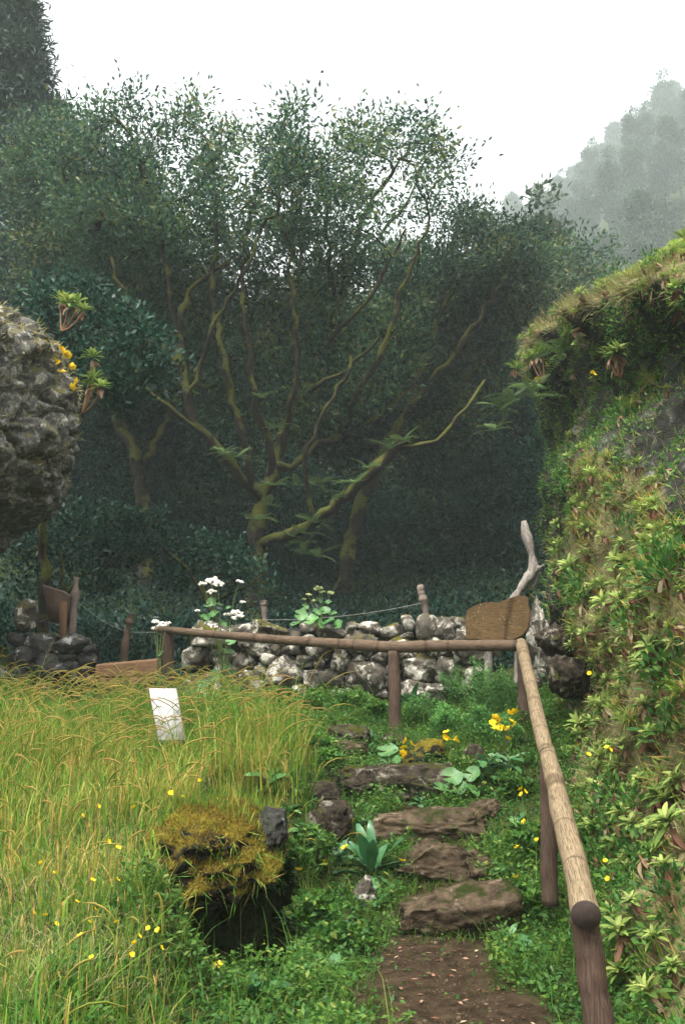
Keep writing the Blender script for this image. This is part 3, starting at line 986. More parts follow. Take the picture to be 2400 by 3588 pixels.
def leaf_cloud(tufts, per, sig, L, W, up=.35, flat=.75, tint0=.45, big=.27):
    n = len(tufts) * per
    c = np.repeat(tufts, per, 0)
    g = RNG.normal(size=(n, 3)) * sig * (1, 1, flat)
    p = c + g
    d = norm(norm(g) * .8 + RNG.normal(0, .6, (n, 3)) + np.array([0, 0, up]))
    nn = norm(RNG.normal(size=(n, 3)) * .8 + np.array([0, -.2, .8]))
    v, f = rhomb(p, d, nn, L * RNG.uniform(.65, 1.25, n), W * RNG.uniform(.7, 1.25, n), .2)
    tt = np.repeat(RNG.normal(tint0, big, len(tufts)), per) + RNG.normal(0, .14, n) + .14 * np.clip(g[:, 2] / sig, -2, 2)  # higher leaves of a tuft are tinted lighter, as if lit from above
    return v, f, np.repeat(np.clip(tt, 0, 1), 4)

def inside(poly, u, v):
    poly = np.asarray(poly, float)
    x1, y1 = poly[:, 0], poly[:, 1]
    x2, y2 = np.roll(x1, -1), np.roll(y1, -1)
    c = ((y1[None] > v[:, None]) != (y2[None] > v[:, None])) & (u[:, None] < (x2 - x1) * (v[:, None] - y1) / (y2 - y1 + 1e-9) + x1)
    return c.sum(1) % 2 == 1

def big_tree(name, label, Yt, outline, limbs, n, depth, per, sig, L, W, gaps=(), mat='leaf', bark='bark', cat='tree', group=None, rtip=.009, rexp=.5, rmax=.3, up=.35, lowv=1e6, tint0=.45, ferns=()):
    poly = np.asarray(outline, float)
    us, vs = [], []
    while len(us) < n:
        u = RNG.uniform(poly[:, 0].min(), poly[:, 0].max(), 400)
        v = RNG.uniform(poly[:, 1].min(), poly[:, 1].max(), 400)
        ok = inside(poly, u, v)
        for (gu, gv_, gr) in gaps:
            ok &= ~((((u - gu) / gr) ** 2 + ((v - gv_) / (gr * .8)) ** 2 < 1) & (RNG.random(400) < .78))
        ok &= (vnoise(np.stack([u / 90, v / 80, u * 0 + 3.3], -1)) + RNG.normal(0, .35, 400)) > -.35
        us += list(u[ok]); vs += list(v[ok])
    u, v = np.array(us[:n]), np.array(vs[:n])
    c = poly.mean(0)
    ex = np.clip(1 - (((u - c[0]) / (np.ptp(poly[:, 0]) * .55)) ** 2 + ((v - c[1]) / (np.ptp(poly[:, 1]) * .55)) ** 2), .15, 1) ** .5
    low = sstep(v, lowv - 150, lowv + 150)
    Yv = Yt + depth * ex * ((1 - low) * RNG.uniform(-1, 1, n) + low * RNG.uniform(.12, 1, n))
    tf = P(u, v, Yv)
    # limbs
    nodes, parents, lr, lch = [], [], [], []
    for li, lm in enumerate(limbs):
        pp = np.array([np.append(P(a[0], a[1], Yt + a[2]), a[3]) for a in lm])
        if li == 0:
            pp[0, 2] = float(ground_z(pp[0, 0], pp[0, 1])) - .2
            prev = -1
            ch = []
        else:
            na = np.array(nodes)
            prev = int(np.argmin(np.linalg.norm(na - pp[0, :3], axis=1)))
            ch = [prev]
        seg = np.concatenate([[0], np.cumsum(np.linalg.norm(np.diff(pp[:, :3], axis=0), axis=1))])
        k = max(4, int(seg[-1] / .22))
        t = np.linspace(0, seg[-1], k)
        cc = np.stack([np.interp(t, seg, pp[:, a]) for a in range(4)], 1)
        for _ in range(3):
            cc[1:-1] = .25 * cc[:-2] + .5 * cc[1:-1] + .25 * cc[2:]
        cc[1:-1, :3] += RNG.normal(0, .035, (k - 2, 3))
        for q in range(k):
            nodes.append(cc[q, :3]); lr.append(cc[q, 3] * (1 + .12 * math.sin(q * 1.3 + li)))
            parents.append(prev)
            prev = len(nodes) - 1
            ch.append(prev)
        lch.append(ch)
    arr, par, chains = grow(nodes, parents, tf, .35, None)
    mb, r = skeleton_mesh('trunk', arr, par, chains, rtip, rexp, rmax * .4, bark, .006, None)
    base = arr[0].copy(); base[2] += .2
    root = empty(name, base, label, cat, group)
    for ch in lch:
        rr = np.array([lr[i] for i in ch])
        vv, f = tube(arr[ch], rr, 10, False)
        vv = vv + .02 * np.stack([fbm(vv * 5 + 11 * a, 2) for a in range(3)], 1)
        mb.add(vv, f)
    tr = link('trunk', None, root)
    mb.v = [x - base for x in mb.v]
    bpy.data.objects.remove(tr)
    link('trunk', mb.mesh('trunk', M[bark], True), root)
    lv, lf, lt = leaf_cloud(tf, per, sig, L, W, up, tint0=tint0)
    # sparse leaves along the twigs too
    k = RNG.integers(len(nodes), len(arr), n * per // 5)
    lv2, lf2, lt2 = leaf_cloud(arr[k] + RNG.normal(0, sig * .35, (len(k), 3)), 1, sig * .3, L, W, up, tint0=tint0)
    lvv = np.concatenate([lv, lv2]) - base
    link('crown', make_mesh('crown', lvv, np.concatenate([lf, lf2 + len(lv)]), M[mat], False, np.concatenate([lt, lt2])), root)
    return root, arr, nodes, base

def frond(L, n=11, w=.3, curl=.5):
    """one fern frond in local space along +x"""
    t = np.linspace(.08, 1, n)
    px_ = L * t
    pz = -curl * L * t ** 2 * .5
    mb_v, mb_f = [], []
    k = 0
    for s in (-1, 1):
        ln = L * w * np.sin(np.pi * np.clip(t * .85 + .12, 0, 1)) ** .8
        base = np.stack([px_, px_ * 0, pz], 1)
        d = np.stack([np.full(n, .45), np.full(n, s * 1.0), np.full(n, -.15)], 1)
        v, f = rhomb(base, d, np.tile([0, 0, 1.0], (n, 1)), ln, L / n * .85)
        mb_v.append(v); mb_f.append(f + k); k += len(v)
    t2 = np.linspace(0, 1, 6)
    v, f = tube(np.stack([L * t2, t2 * 0, -curl * L * t2 ** 2 * .5], 1), .004, 3, False)
    mb_v.append(v); mb_f.append(f[0] + k)
    return np.concatenate(mb_v), np.concatenate(mb_f)

def fern_mesh(n, L, seed, name='fronds'):
    r = np.random.default_rng(seed)
    mb = MB()
    for i in range(n):
        v, f = frond(L * r.uniform(.6, 1.15), 11, r.uniform(.22, .32), r.uniform(.3, 1.2))
        a, e = r.uniform(0, 2 * np.pi), r.uniform(.1, 1.0)
        Rz = np.array(Matrix.Rotation(a, 3, 'Z') @ Matrix.Rotation(-e, 3, 'Y') @ Matrix.Rotation(r.uniform(-.5, .5), 3, 'X'))
        mb.add(v @ Rz.T, f, r.uniform(.2, 1))
    return mb.mesh(name, M['fern'])

FERNS = [fern_mesh(6, .42, s) for s in range(4)]

HERO = [(170, 560), (300, 410), (390, 325), (500, 325), (545, 420), (640, 390), (690, 350), (760, 450), (850, 440), (960, 375), (1060, 365), (1140, 445), (1270, 405),
        (1340, 440), (1480, 415), (1560, 505), (1645, 535), (1600, 600), (1540, 640), (1510, 740), (1500, 900), (1500, 1150), (1400, 1350), (1180, 1480), (900, 1540), (650, 1450), (450, 1300), (280, 950)]
hero_limbs = [
    [(890, 2130, 0, .26), (900, 1950, 0, .20), (905, 1800, 0, .18), (935, 1700, .1, .15), (975, 1600, .2, .12), (1000, 1480, .3, .10), (1065, 1370, .4, .09), (1130, 1250, .6, .075), (1180, 1080, .6, .06), (1205, 900, .5, .05)],
    [(905, 1740, 0, .13), (850, 1660, -.3, .12), (770, 1590, -.6, .12), (700, 1500, -.9, .11), (655, 1400, -1.1, .10), (628, 1250, -1.2, .09), (612, 1130, -1.2, .08), (660, 1030, -1.1, .07), (730, 960, -.9, .05), (810, 900, -.6, .04)],
    [(618, 1170, -1.2, .06), (600, 1050, -1.4, .055), (580, 900, -1.5, .05), (540, 760, -1.5, .04), (500, 620, -1.3, .03)],
    [(640, 1300, -1.2, .06), (540, 1180, -1.4, .05), (440, 1050, -1.5, .045), (390, 900, -1.6, .035)],
    [(940, 1690, .1, .09), (965, 1560, -.4, .085), (905, 1470, -.8, .08), (885, 1350, -1.0, .07), (870, 1230, -1.1, .06), (850, 1050, -1.1, .05), (860, 850, -1, .04), (900, 650, -.8, .03)],
    [(1010, 1480, .3, .08), (1080, 1300, .9, .08), (1150, 1150, 1.2, .075), (1220, 960, 1.4, .07), (1245, 820, 1.4, .06), (1320, 680, 1.3, .05), (1400, 560, 1.2, .035)],
    [(1225, 940, 1.4, .05), (1300, 850, 1.2, .045), (1400, 760, 1.0, .035), (1460, 640, .8, .025)],
    [(1020, 1640, .1, .08), (1100, 1560, .5, .075), (1200, 1520, .9, .075), (1300, 1480, 1.3, .07), (1400, 1400, 1.5, .065), (1450, 1300, 1.5, .055)],
    [(905, 1900, 0, .12), (1010, 1890, -.5, .12), (1100, 1830, -.9, .115), (1200, 1755, -1.2, .115), (1300, 1655, -1.4, .11), (1370, 1590, -1.5, .10), (1425, 1545, -1.5, .08)],
    [(1395, 1570, -1.5, .05), (1490, 1560, -1.6, .05), (1560, 1530, -1.6, .045), (1620, 1440, -1.5, .04), (1700, 1330, -1.4, .03)],
    [(905, 1790, 0, .07), (840, 1500, .8, .06), (900, 1330, .9, .05), (1000, 1150, .9, .045), (1050, 950, .9, .04), (1060, 700, .7, .03)],
    [(905, 1760, 0, .08), (868, 1600, -.6, .075), (820, 1400, -1.0, .07), (765, 1200, -1.3, .06), (742, 1000, -1.4, .05), (760, 800, -1.4, .04), (735, 600, -1.2, .03)],
    [(980, 1600, .2, .07), (1020, 1450, -.5, .07), (1042, 1250, -1.0, .06), (1030, 1050, -1.2, .05), (1000, 850, -1.2, .04), (960, 650, -1.1, .03)],
    [(1200, 1520, .9, .07), (1240, 1400, -.2, .065), (1330, 1250, -.8, .06), (1385, 1100, -1.0, .05), (1430, 950, -1.0, .04), (1500, 800, -.9, .03)],
    [(1130, 1250, .6, .05), (1195, 1150, -.4, .05), (1285, 1050, -.8, .045), (1365, 940, -.9, .035), (1420, 800, -.8, .025)],
    [(1180, 1080, .6, .05), (1150, 900, -.3, .045), (1140, 700, -.6, .035), (1118, 520, -.6, .025)],
    [(655, 1400, -1.1, .05), (720, 1250, -1.6, .05), (765, 1100, -1.8, .045), (860, 950, -1.9, .035), (920, 780, -1.8, .025)],
    [(1065, 1370, .4, .05), (1120, 1340, -.6, .05), (1230, 1290, -1.0, .045), (1330, 1180, -1.2, .035)],
    [(1100, 1830, -.9, .05), (1060, 1650, -1.4, .05), (1090, 1500, -1.6, .045), (1180, 1380, -1.7, .04), (1230, 1250, -1.7, .03)],
    [(720, 1530, -.9, .05), (620, 1440, -1.3, .05), (560, 1410, -1.5, .05), (510, 1360, -1.6, .04)],
]
hero, harr, hnodes, hbase = big_tree('mossy_laurel_tree', 'spreading laurel tree with crooked mossy limbs in the middle of the picture', 20, HERO, hero_limbs, 900, 3.4, 72, .27, .145, .06, lowv=900,
        gaps=[(620, 600, 95), (850, 610, 80), (1350, 640, 105), (1400, 860, 115), (1000, 700, 70), (1210, 560, 85), (700, 480, 75), (1260, 760, 60), (1480, 780, 80), (470, 480, 60), (590, 470, 70), (900, 430, 60), (1150, 470, 60), (1420, 500, 60), (770, 720, 50), (1330, 960, 60)])
# ferns growing on the mossy limbs
fern_at = [(830, 1600, 19), (960, 1700, 19.6), (945, 1770, 19.6), (1025, 1880, 19.2), (1070, 1905, 19.2), (1100, 1830, 18.9), (1060, 1940, 19.1), (1110, 1950, 19.1), (1200, 1740, 18.6),
           (1240, 1690, 18.5), (1290, 1640, 18.5), (1370, 1570, 18.4), (1410, 1540, 18.4), (905, 1820, 19.5), (1040, 1700, 19.8), (1100, 1700, 20), (1140, 1720, 20.2), (910, 1390, 18.8),
           (960, 1500, 19.4), (1050, 1390, 20), (1080, 1410, 20.2), (1130, 1690, 20.2), (780, 1590, 19), (1060, 1870, 19.2)]
for i, (u, v_, Yf) in enumerate(fern_at):
    link('fern_fronds', FERNS[i % 4], hero, P(u, v_, Yf) - hbase, (0, 0, RNG.uniform(0, 6.3)), RNG.uniform(.8, 1.35))

RT = [(1470, 960), (1500, 800), (1560, 730), (1640, 700), (1720, 740), (1790, 800), (1830, 780), (1900, 850), (1930, 960), (1880, 1080), (1800, 1250), (1760, 1420), (1650, 1560), (1450, 1550), (1400, 1350)]
big_tree('leaning_laurel_tree', 'laurel tree with long slanting trunks left of the right bank', 23, RT,
         [[(1180, 2100, 0, .2), (1260, 1760, 0, .16), (1360, 1560, 0, .13), (1440, 1420, 0, .11), (1490, 1250, 0, .09), (1540, 1080, 0, .07), (1620, 950, 0, .05)],
          [(1440, 1420, 0, .09), (1530, 1320, -.3, .08), (1640, 1180, -.5, .07), (1720, 1050, -.5, .05), (1780, 920, -.4, .03)],
          [(1300, 1660, 0, .1), (1420, 1560, .5, .09), (1560, 1400, .7, .075), (1700, 1260, .7, .06), (1800, 1120, .6, .04)],
          [(1480, 1280, 0, .06), (1510, 1120, .5, .055), (1540, 920, .6, .04)]],
         300, 2.6, 95, .27, .15, .064, [(1560, 840, 40)], lowv=1000)
LT = [(60, 480), (150, 370), (260, 400), (330, 470), (420, 520), (520, 640), (600, 800), (640, 1000), (560, 1200), (400, 1350), (200, 1300), (60, 1200)]
big_tree('dark_laurel_tree', 'dense dark laurel tree rising above the left boulder', 24, LT,
         [[(520, 2150, 0, .25), (510, 1850, 0, .2), (480, 1600, 0, .17), (400, 1450, 0, .14), (330, 1250, 0, .11), (290, 1000, 0, .08), (260, 750, 0, .05)],
          [(490, 1650, 0, .12), (600, 1450, .5, .1), (610, 1200, .6, .08), (560, 950, .6, .05)],
          [(400, 1450, 0, .1), (260, 1350, .4, .08), (150, 1100, .4, .05)]],
         340, 2.6, 105, .3, .155, .066, [], 'leaf')
# understorey
UL = [(330, 1830), (420, 1790), (560, 1790), (700, 1880), (800, 1880), (900, 1960), (980, 2000), (960, 2080), (860, 2080), (640, 2060), (500, 2010), (340, 1940)]
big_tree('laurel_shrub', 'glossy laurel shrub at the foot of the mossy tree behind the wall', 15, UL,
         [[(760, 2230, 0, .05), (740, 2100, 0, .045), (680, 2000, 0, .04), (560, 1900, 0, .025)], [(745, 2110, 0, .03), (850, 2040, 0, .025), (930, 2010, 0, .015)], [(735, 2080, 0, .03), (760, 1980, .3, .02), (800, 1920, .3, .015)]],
         105, 1.0, 40, .13, .10, .042, [], 'leaf_shaded', 'bark', 'shrub', None, .005, .45, .08)
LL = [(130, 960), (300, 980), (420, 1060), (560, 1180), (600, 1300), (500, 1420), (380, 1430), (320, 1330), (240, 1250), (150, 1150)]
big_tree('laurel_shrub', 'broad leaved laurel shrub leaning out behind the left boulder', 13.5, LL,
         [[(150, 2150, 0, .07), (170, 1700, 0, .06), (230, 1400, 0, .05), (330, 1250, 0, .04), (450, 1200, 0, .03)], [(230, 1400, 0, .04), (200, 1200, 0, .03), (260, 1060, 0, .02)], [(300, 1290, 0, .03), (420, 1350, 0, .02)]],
         140, 1.1, 36, .15, .13, .052, [], 'leaf_shaded', 'bark', 'shrub', None, .005, .45, .08)
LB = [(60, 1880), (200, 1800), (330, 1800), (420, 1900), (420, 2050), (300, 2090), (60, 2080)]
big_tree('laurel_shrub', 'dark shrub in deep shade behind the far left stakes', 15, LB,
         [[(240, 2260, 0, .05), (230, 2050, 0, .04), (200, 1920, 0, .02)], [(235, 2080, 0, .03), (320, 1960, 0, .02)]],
         70, 1.0, 40, .16, .11, .045, [], 'leaf_shaded', 'bark', 'shrub', None, .005, .45, .08, tint0=.3)
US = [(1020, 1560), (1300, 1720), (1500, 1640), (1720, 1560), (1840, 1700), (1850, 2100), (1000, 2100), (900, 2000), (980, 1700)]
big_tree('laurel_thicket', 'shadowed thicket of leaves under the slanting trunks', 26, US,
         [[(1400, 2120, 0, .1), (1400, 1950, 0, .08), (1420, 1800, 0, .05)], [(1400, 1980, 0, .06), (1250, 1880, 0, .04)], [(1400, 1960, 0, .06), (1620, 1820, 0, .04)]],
         230, 2.0, 100, .4, .15, .06, [], 'leaf_shaded', 'bark', 'shrub', None, .006, .45, .1, tint0=.35)
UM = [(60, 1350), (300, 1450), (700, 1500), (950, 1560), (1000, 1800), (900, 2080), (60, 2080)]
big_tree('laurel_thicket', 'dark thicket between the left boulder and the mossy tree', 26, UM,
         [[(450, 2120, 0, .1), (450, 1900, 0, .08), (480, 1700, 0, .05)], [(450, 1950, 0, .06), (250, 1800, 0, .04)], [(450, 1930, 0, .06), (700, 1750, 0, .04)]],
         260, 2.0, 100, .42, .15, .06, [], 'leaf_shaded', 'bark', 'shrub', None, .006, .45, .1, tint0=.35)

# forest behind: a few kinds of tree, copied one by one
def env_tree(seed, blobs, n, per, sig, L, W, H, r0, mat, bark, up=.3, narrow=False):
    global RNG
    keep, RNG = RNG, np.random.default_rng(seed)
    w = np.array([b[3] * b[4] * b[5] for b in blobs]) ** .8
    k = RNG.choice(len(blobs), n, p=w / w.sum())
    bl = np.array(blobs)[k]
    d = rdir(n) * (RNG.random(n) ** .4)[:, None]
    tf = bl[:, :3] + d * bl[:, 3:6]
    hgt = max(b[2] for b in blobs)
    t = np.linspace(0, 1, 14)
    lean = RNG.normal(0, .35, 2)
    trunk = np.stack([lean[0] * t ** 2 + .12 * np.sin(t * 7 + seed), lean[1] * t ** 2 + .12 * np.cos(t * 6 + seed), -.4 + (hgt + .4) * t], 1)
    arr, par, ch = grow(list(trunk), [-1] + list(range(13)), tf, .6, None)
    mb, r = skeleton_mesh('trunk', arr, par, ch, .012, .5, r0, bark, .008)
    vv, f = tube(trunk, r0 * (1 - .8 * t), 9, False)
    mb.add(vv, f)
    tm = mb.mesh('trunk', M[bark], True)
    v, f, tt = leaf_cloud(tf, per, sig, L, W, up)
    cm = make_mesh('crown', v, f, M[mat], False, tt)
    RNG = keep
    return tm, cm

def blobs(seed, n, R, z0, z1, rr):
    r = np.random.default_rng(seed)
    out = []
    for i in range(n):
        z = r.uniform(z0, z1)
        k = math.sin(math.pi * min(1, max(0, (z - z0) / (z1 - z0) * .8 + .15)))
        a = r.uniform(0, 6.28)
        q = R * k * r.uniform(.2, 1)
        s = rr * r.uniform(.7, 1.25)
        out.append((q * math.cos(a), q * math.sin(a), z, s, s, s * .75))
    return out

KIND = [env_tree(101, blobs(1, 11, 2.4, 2.4, 7.5, 1.25), 210, 105, .42, .19, .08, 8, .16, 'leaf', 'bark_far'),
        env_tree(102, blobs(2, 12, 2.2, 2.6, 8.8, 1.15), 210, 105, .42, .19, .08, 9, .17, 'leaf', 'bark_far'),
        env_tree(103, blobs(3, 9, 2.6, 1.6, 6.0, 1.35), 210, 105, .42, .19, .08, 7, .14, 'leaf_shaded', 'bark_far')]
FAR = [env_tree(111, blobs(4, 20, 2.0, 3, 12, .85), 190, 60, .42, .42, .2, 12, .2, 'leaf_far', 'bark_far'),
       env_tree(112, blobs(5, 22, 1.5, 2.5, 13.8, .7), 190, 60, .38, .42, .2, 13, .2, 'leaf_far', 'bark_far'),
       env_tree(113, blobs(6, 18, 2.6, 2.5, 9.8, .95), 190, 60, .45, .42, .2, 10, .2, 'leaf_far', 'bark_far')]

def plant_tree(name, meshes, loc, rz, s, label, cat, group):
    o = empty(name, loc, label, cat, group, rz, s if np.isscalar(s) and name not in ('slope_tree', 'ridge_tree') else (s * .8, s * .8, s * 1.1))
    link('trunk', meshes[0], o)
    link('crown', meshes[1], o)
    return o

r = np.random.default_rng(33)
# middle distance: (photo x, depth, kind, scale) rows up the slope behind the mossy tree
for (Yf, us, sc) in ((29, [60, 300, 560, 800, 1060, 1300, 1560, 1800], .95), (34, [150, 420, 700, 960, 1220, 1480, 1740], 1.05), (41, [-20, 240, 500, 1100, 1380, 1640, 1900], 1.1)):
    for u in us:
        uu, Yy = u + r.uniform(-50, 50), Yf + r.uniform(-1.5, 1.5)
        p = P(uu, 1500, Yy)
        z = float(ground_z(p[0], p[1]))
        left = uu < 1000
        plant_tree('forest_tree', KIND[int(r.integers(3))], (p[0], p[1], z - .1), r.uniform(0, 6.3), sc * r.uniform(.85, 1.1) * (1.12 if uu < 450 else 1),
                   'green tree in the misty wood behind the left half of the mossy tree' if left else 'green tree in the misty wood behind the slanting trunks', 'tree',
                   'misty wood behind the mossy tree, left half' if left else 'misty wood behind the slanting trunks')
# conifer-like tops right of the slanting tree
for (u, vtop, Yy, k, hh, lab) in ((1885, 715, 38, 1, 13.5, 'dark pointed tree standing just above the right bank'), (1975, 830, 34, 0, 8.3, 'rounded tree directly behind the crest of the right bank')):
    top = P(u, vtop, Yy)
    z = float(ground_z(top[0], top[1]))
    s = (top[2] - z) / hh
    ms = FAR[1] if k == 1 else KIND[0]
    o = plant_tree('forest_tree', ms, (top[0], top[1], z - .1), 1.0, s, lab, 'tree', None)
# ridge in the fog
ridge = [(1790, 700), (1830, 735), (1880, 660), (1945, 640), (2005, 600), (2060, 560), (2110, 520), (2150, 450), (2190, 470), (2240, 430), (2290, 440), (2330, 400), (2385, 330), (2440, 380), (1745, 760), (1700, 790),
         (1920, 760), (2010, 700), (2080, 650), (2140, 620), (2210, 560), (2280, 560), (2350, 520), (1850, 800), (2100, 720), (2200, 680), (2300, 650), (2400, 600), (2035, 640), (1975, 690), (2165, 540), (2260, 500), (2345, 470), (2310, 380), (2355, 300), (2130, 560)]
for i, (u, vtop) in enumerate(ridge):
    Yy = 300 + r.uniform(-14, 14) if i < 16 else 275 + r.uniform(-14, 14)
    top = P(u, vtop, Yy)
    ki = int(r.integers(3))
    hgt = (13.2, 14.6, 11.0)[ki]
    z = float(ground_z(top[0], top[1]))
    s = np.clip((top[2] - z) / hgt, 1.0, 2.6)
    plant_tree('ridge_tree', FAR[ki], (top[0], top[1], top[2] - s * hgt if top[2] - s * hgt < z else z), r.uniform(0, 6.3), s,
               'pale fog shrouded tree on the ridge at upper right', 'tree', 'trees on the foggy ridge')
# the slope below the ridge
for (Yf, u0, u1, du) in ((255, 1820, 2480, 44), (225, 1840, 2480, 48), (195, 1860, 2480, 52), (165, 1880, 2480, 58), (135, 1920, 2480, 66)):
    for u in np.arange(u0, u1, du):
        Yy = Yf + r.uniform(-12, 12)
        p = P(u + r.uniform(-20, 20), 700, Yy)
        z = float(ground_z(p[0], p[1]))
        ki = int(r.integers(3))
        plant_tree('slope_tree', FAR[ki], (p[0], p[1], z - .3), r.uniform(0, 6.3), r.uniform(.9, 1.6), 'grey misty tree on the slope below the foggy ridge', 'tree', 'trees on the slope below the ridge')
# tall tree at the top right edge and the dark conifer at the top left
top = P(2315, 255, 240)
z = float(ground_z(top[0], top[1]))
plant_tree('tall_tree', FAR[1], (top[0], top[1], z), .7, (top[2] - z) / 14.4, 'tall ragged tree rising above the ridge at the right edge', 'tree', None)

def conifer(seed, H, R, n, per):
    global RNG
    keep, RNG = RNG, np.random.default_rng(seed)
    z = H * (.12 + .86 * RNG.random(n) ** .85)
    rad = R * (1 - z / H) ** .75 * (.35 + .65 * RNG.random(n)) * (1 + .25 * np.sin(z * 3.1))
    a = RNG.uniform(0, 6.283, n)
    tf = np.stack([rad * np.cos(a), rad * np.sin(a), z - rad * .12], 1)
    t = np.linspace(0, 1, 30)
    trunk = np.stack([t * 0, t * 0, -.4 + (H + .3) * t], 1)
    arr, par, ch = grow(list(trunk), [-1] + list(range(29)), tf, .5, None)
    mb, r_ = skeleton_mesh('trunk', arr, par, ch, .01, .45, .1, 'bark_far', .008)
    vv, f = tube(trunk, .28 * (1 - .9 * t), 10, False)
    mb.add(vv, f)
    tm = mb.mesh('trunk', M['bark_far'], True)
    v, f, tt = leaf_cloud(tf, per, .27, .36, .075, -.1)
    cm = make_mesh('crown', v, f, M['needle'], False, tt)
    RNG = keep
    return tm, cm
cn = conifer(201, 20, 4.4, 850, 75)
for (u, vtop, Yy, lab) in ((70, -60, 30, 'dark drooping conifer at the top left corner'), (180, 330, 31, 'lower dark conifer just beneath the top left conifer')):
    top = P(u, vtop, Yy)
    z = float(ground_z(top[0], top[1]))
    plant_tree('conifer', cn, (top[0], top[1], z), u * .05, (top[2] - z) / 20.2, lab, 'tree', None)

# ------------------------------------------------------------------ left boulder
prof = [(0, 1.9), (2.6, 2.2), (3.2, 2.7), (3.5, 3.12), (3.96, 3.62), (4.4, 3.79), (5, 3.79), (5.35, 3.66), (5.75, 3.42), (6.1, 3.0), (6.4, 2.3), (6.62, 1.2), (6.7, .02)]
th = np.linspace(-.9, 2.2, 300)
tz = np.concatenate([np.linspace(0, 5.9, 210), np.linspace(5.93, 6.7, 60)])
TH, TZ = np.meshgrid(th, tz)
R = np.maximum(itp(TZ, prof) * .955 - .03, .01)
bx, by = -7 + R * np.sin(TH), 11 - R * np.cos(TH)
p = np.stack([bx, by, TZ], -1)
ov = np.clip((TZ - 2.5) / 1, 0, 1)
dn = .22 * fbm(p * 1.1, 3) + .09 * fbm(p * 3.5 + 4, 3) + .045 * fbm(p * 11, 3) + .05 * np.abs(fbm(p * 6 + 8, 2))
dn = dn - .16 * np.maximum(0, .14 - np.abs(fbm(p * (.9, .9, 1.6) + 21, 3))) / .14 - .06 * np.maximum(0, .12 - np.abs(fbm(p * 2.8 + 51, 3))) / .12
rr = (R + dn * np.minimum(1, R)) / np.maximum(R, .01)
p = np.stack([-7 + R * rr * np.sin(TH), 11 - R * rr * np.cos(TH), TZ + .12 * fbm(p * 1.5 + 40, 2)], -1)
nx, ny = len(th), len(tz)
ii = (np.arange(ny - 1)[:, None] * nx + np.arange(nx - 1)[None]).ravel()
bo = empty('overhanging_boulder', (-7, 11, 0), 'huge overhanging grey lichened boulder at the left edge', 'rock')
BO = np.array([-7, 11, 0.0])
bme = make_mesh('rock_body', p.reshape(-1, 3) - BO, np.stack([ii, ii + 1, ii + 1 + nx, ii + nx], 1), M['cliffrock'], True)
link('rock_body', bme, bo)
bp_ = p.reshape(-1, 3)
# dry moss and grass tufts on it
sel = RNG.choice(len(bp_), 30000)
q = bp_[sel]
out_ = norm(q - np.array([-7, 11, 4.2]))
wgt = sstep(q[:, 2], 4.2, 5.6) * .9 + .12
mk = (fbm(q * 2.2, 2) * .5 + .5 + RNG.normal(0, .2, len(q))) < wgt
q, out_ = q[mk], out_[mk]
q = q + RNG.normal(0, .01, q.shape)
lv, lf = rhomb(q, norm(out_ * .5 + RNG.normal(0, .5, q.shape) + np.array([0, 0, -.1])), rdir(len(q)), RNG.uniform(.05, .13, len(q)), RNG.uniform(.008, .016, len(q)))
tag(link('dry_moss', make_mesh('dry_moss', lv - BO, lf, M['drygrass'], False, np.repeat(np.clip(RNG.normal(.5, .25, len(q)), 0, 1), 4)), bo), kind='stuff')

# undergrowth on the forest floor
n = 60000
y = RNG.uniform(12.6, 30, n); x = RNG.uniform(-.42, .30, n) * y
hh = np.abs(RNG.normal(0, .35, n)) * (.5 + .5 * (fbm(np.stack([x, y, x * 0], -1) * .8, 2) > 0))
q = np.stack([x, y, ground_z(x, y) + hh], 1)
lv, lf = rhomb(q, norm(RNG.normal(size=(n, 3)) + np.array([0, 0, .3])), norm(RNG.normal(0, .6, (n, 3)) + np.array([0, -.2, 1])), RNG.uniform(.08, .2, n), RNG.uniform(.03, .07, n))
tag(link('undergrowth', make_mesh('undergrowth', lv, lf, M['leaf_shaded'], False, np.repeat(np.clip(RNG.normal(.12, .16, n), 0, 1), 4))), 'dark leafy undergrowth on the shaded forest floor behind the wall', 'undergrowth', kind='stuff')  # low tint puts the canopy's shade into the leaf colour

# ------------------------------------------------------------------ leaves and flowers
def lance(L, W, seg=5, curve=.3, fold=.25, wave=0.0, seed=0):
    """lance shaped leaf along +x, face up, bending down by curve"""
    t = np.linspace(0, 1, seg + 1)
    wd = W * .5 * np.sin(np.pi * np.clip(t * .93 + .05, 0, 1)) ** .75
    a = curve * t
    x = L * np.cumsum(np.concatenate([[0], np.cos(a[1:]) / seg]))
    z = -L * np.cumsum(np.concatenate([[0], np.sin(a[1:]) / seg]))
    r = np.random.default_rng(seed)
    wv = wave * W * r.normal(size=(2, seg + 1))
    l = np.stack([x, wd, z + fold * wd + wv[0]], 1)
    m_ = np.stack([x, 0 * x, z], 1)
    rt = np.stack([x, -wd, z + fold * wd + wv[1]], 1)
    v = np.concatenate([l, m_, rt])
    n = seg + 1
    i = np.arange(seg)
    f = np.concatenate([np.stack([i, i + 1, i + 1 + n, i + n], 1), np.stack([i + n, i + 1 + n, i + 1 + 2 * n, i + 2 * n], 1)])
    return v, f

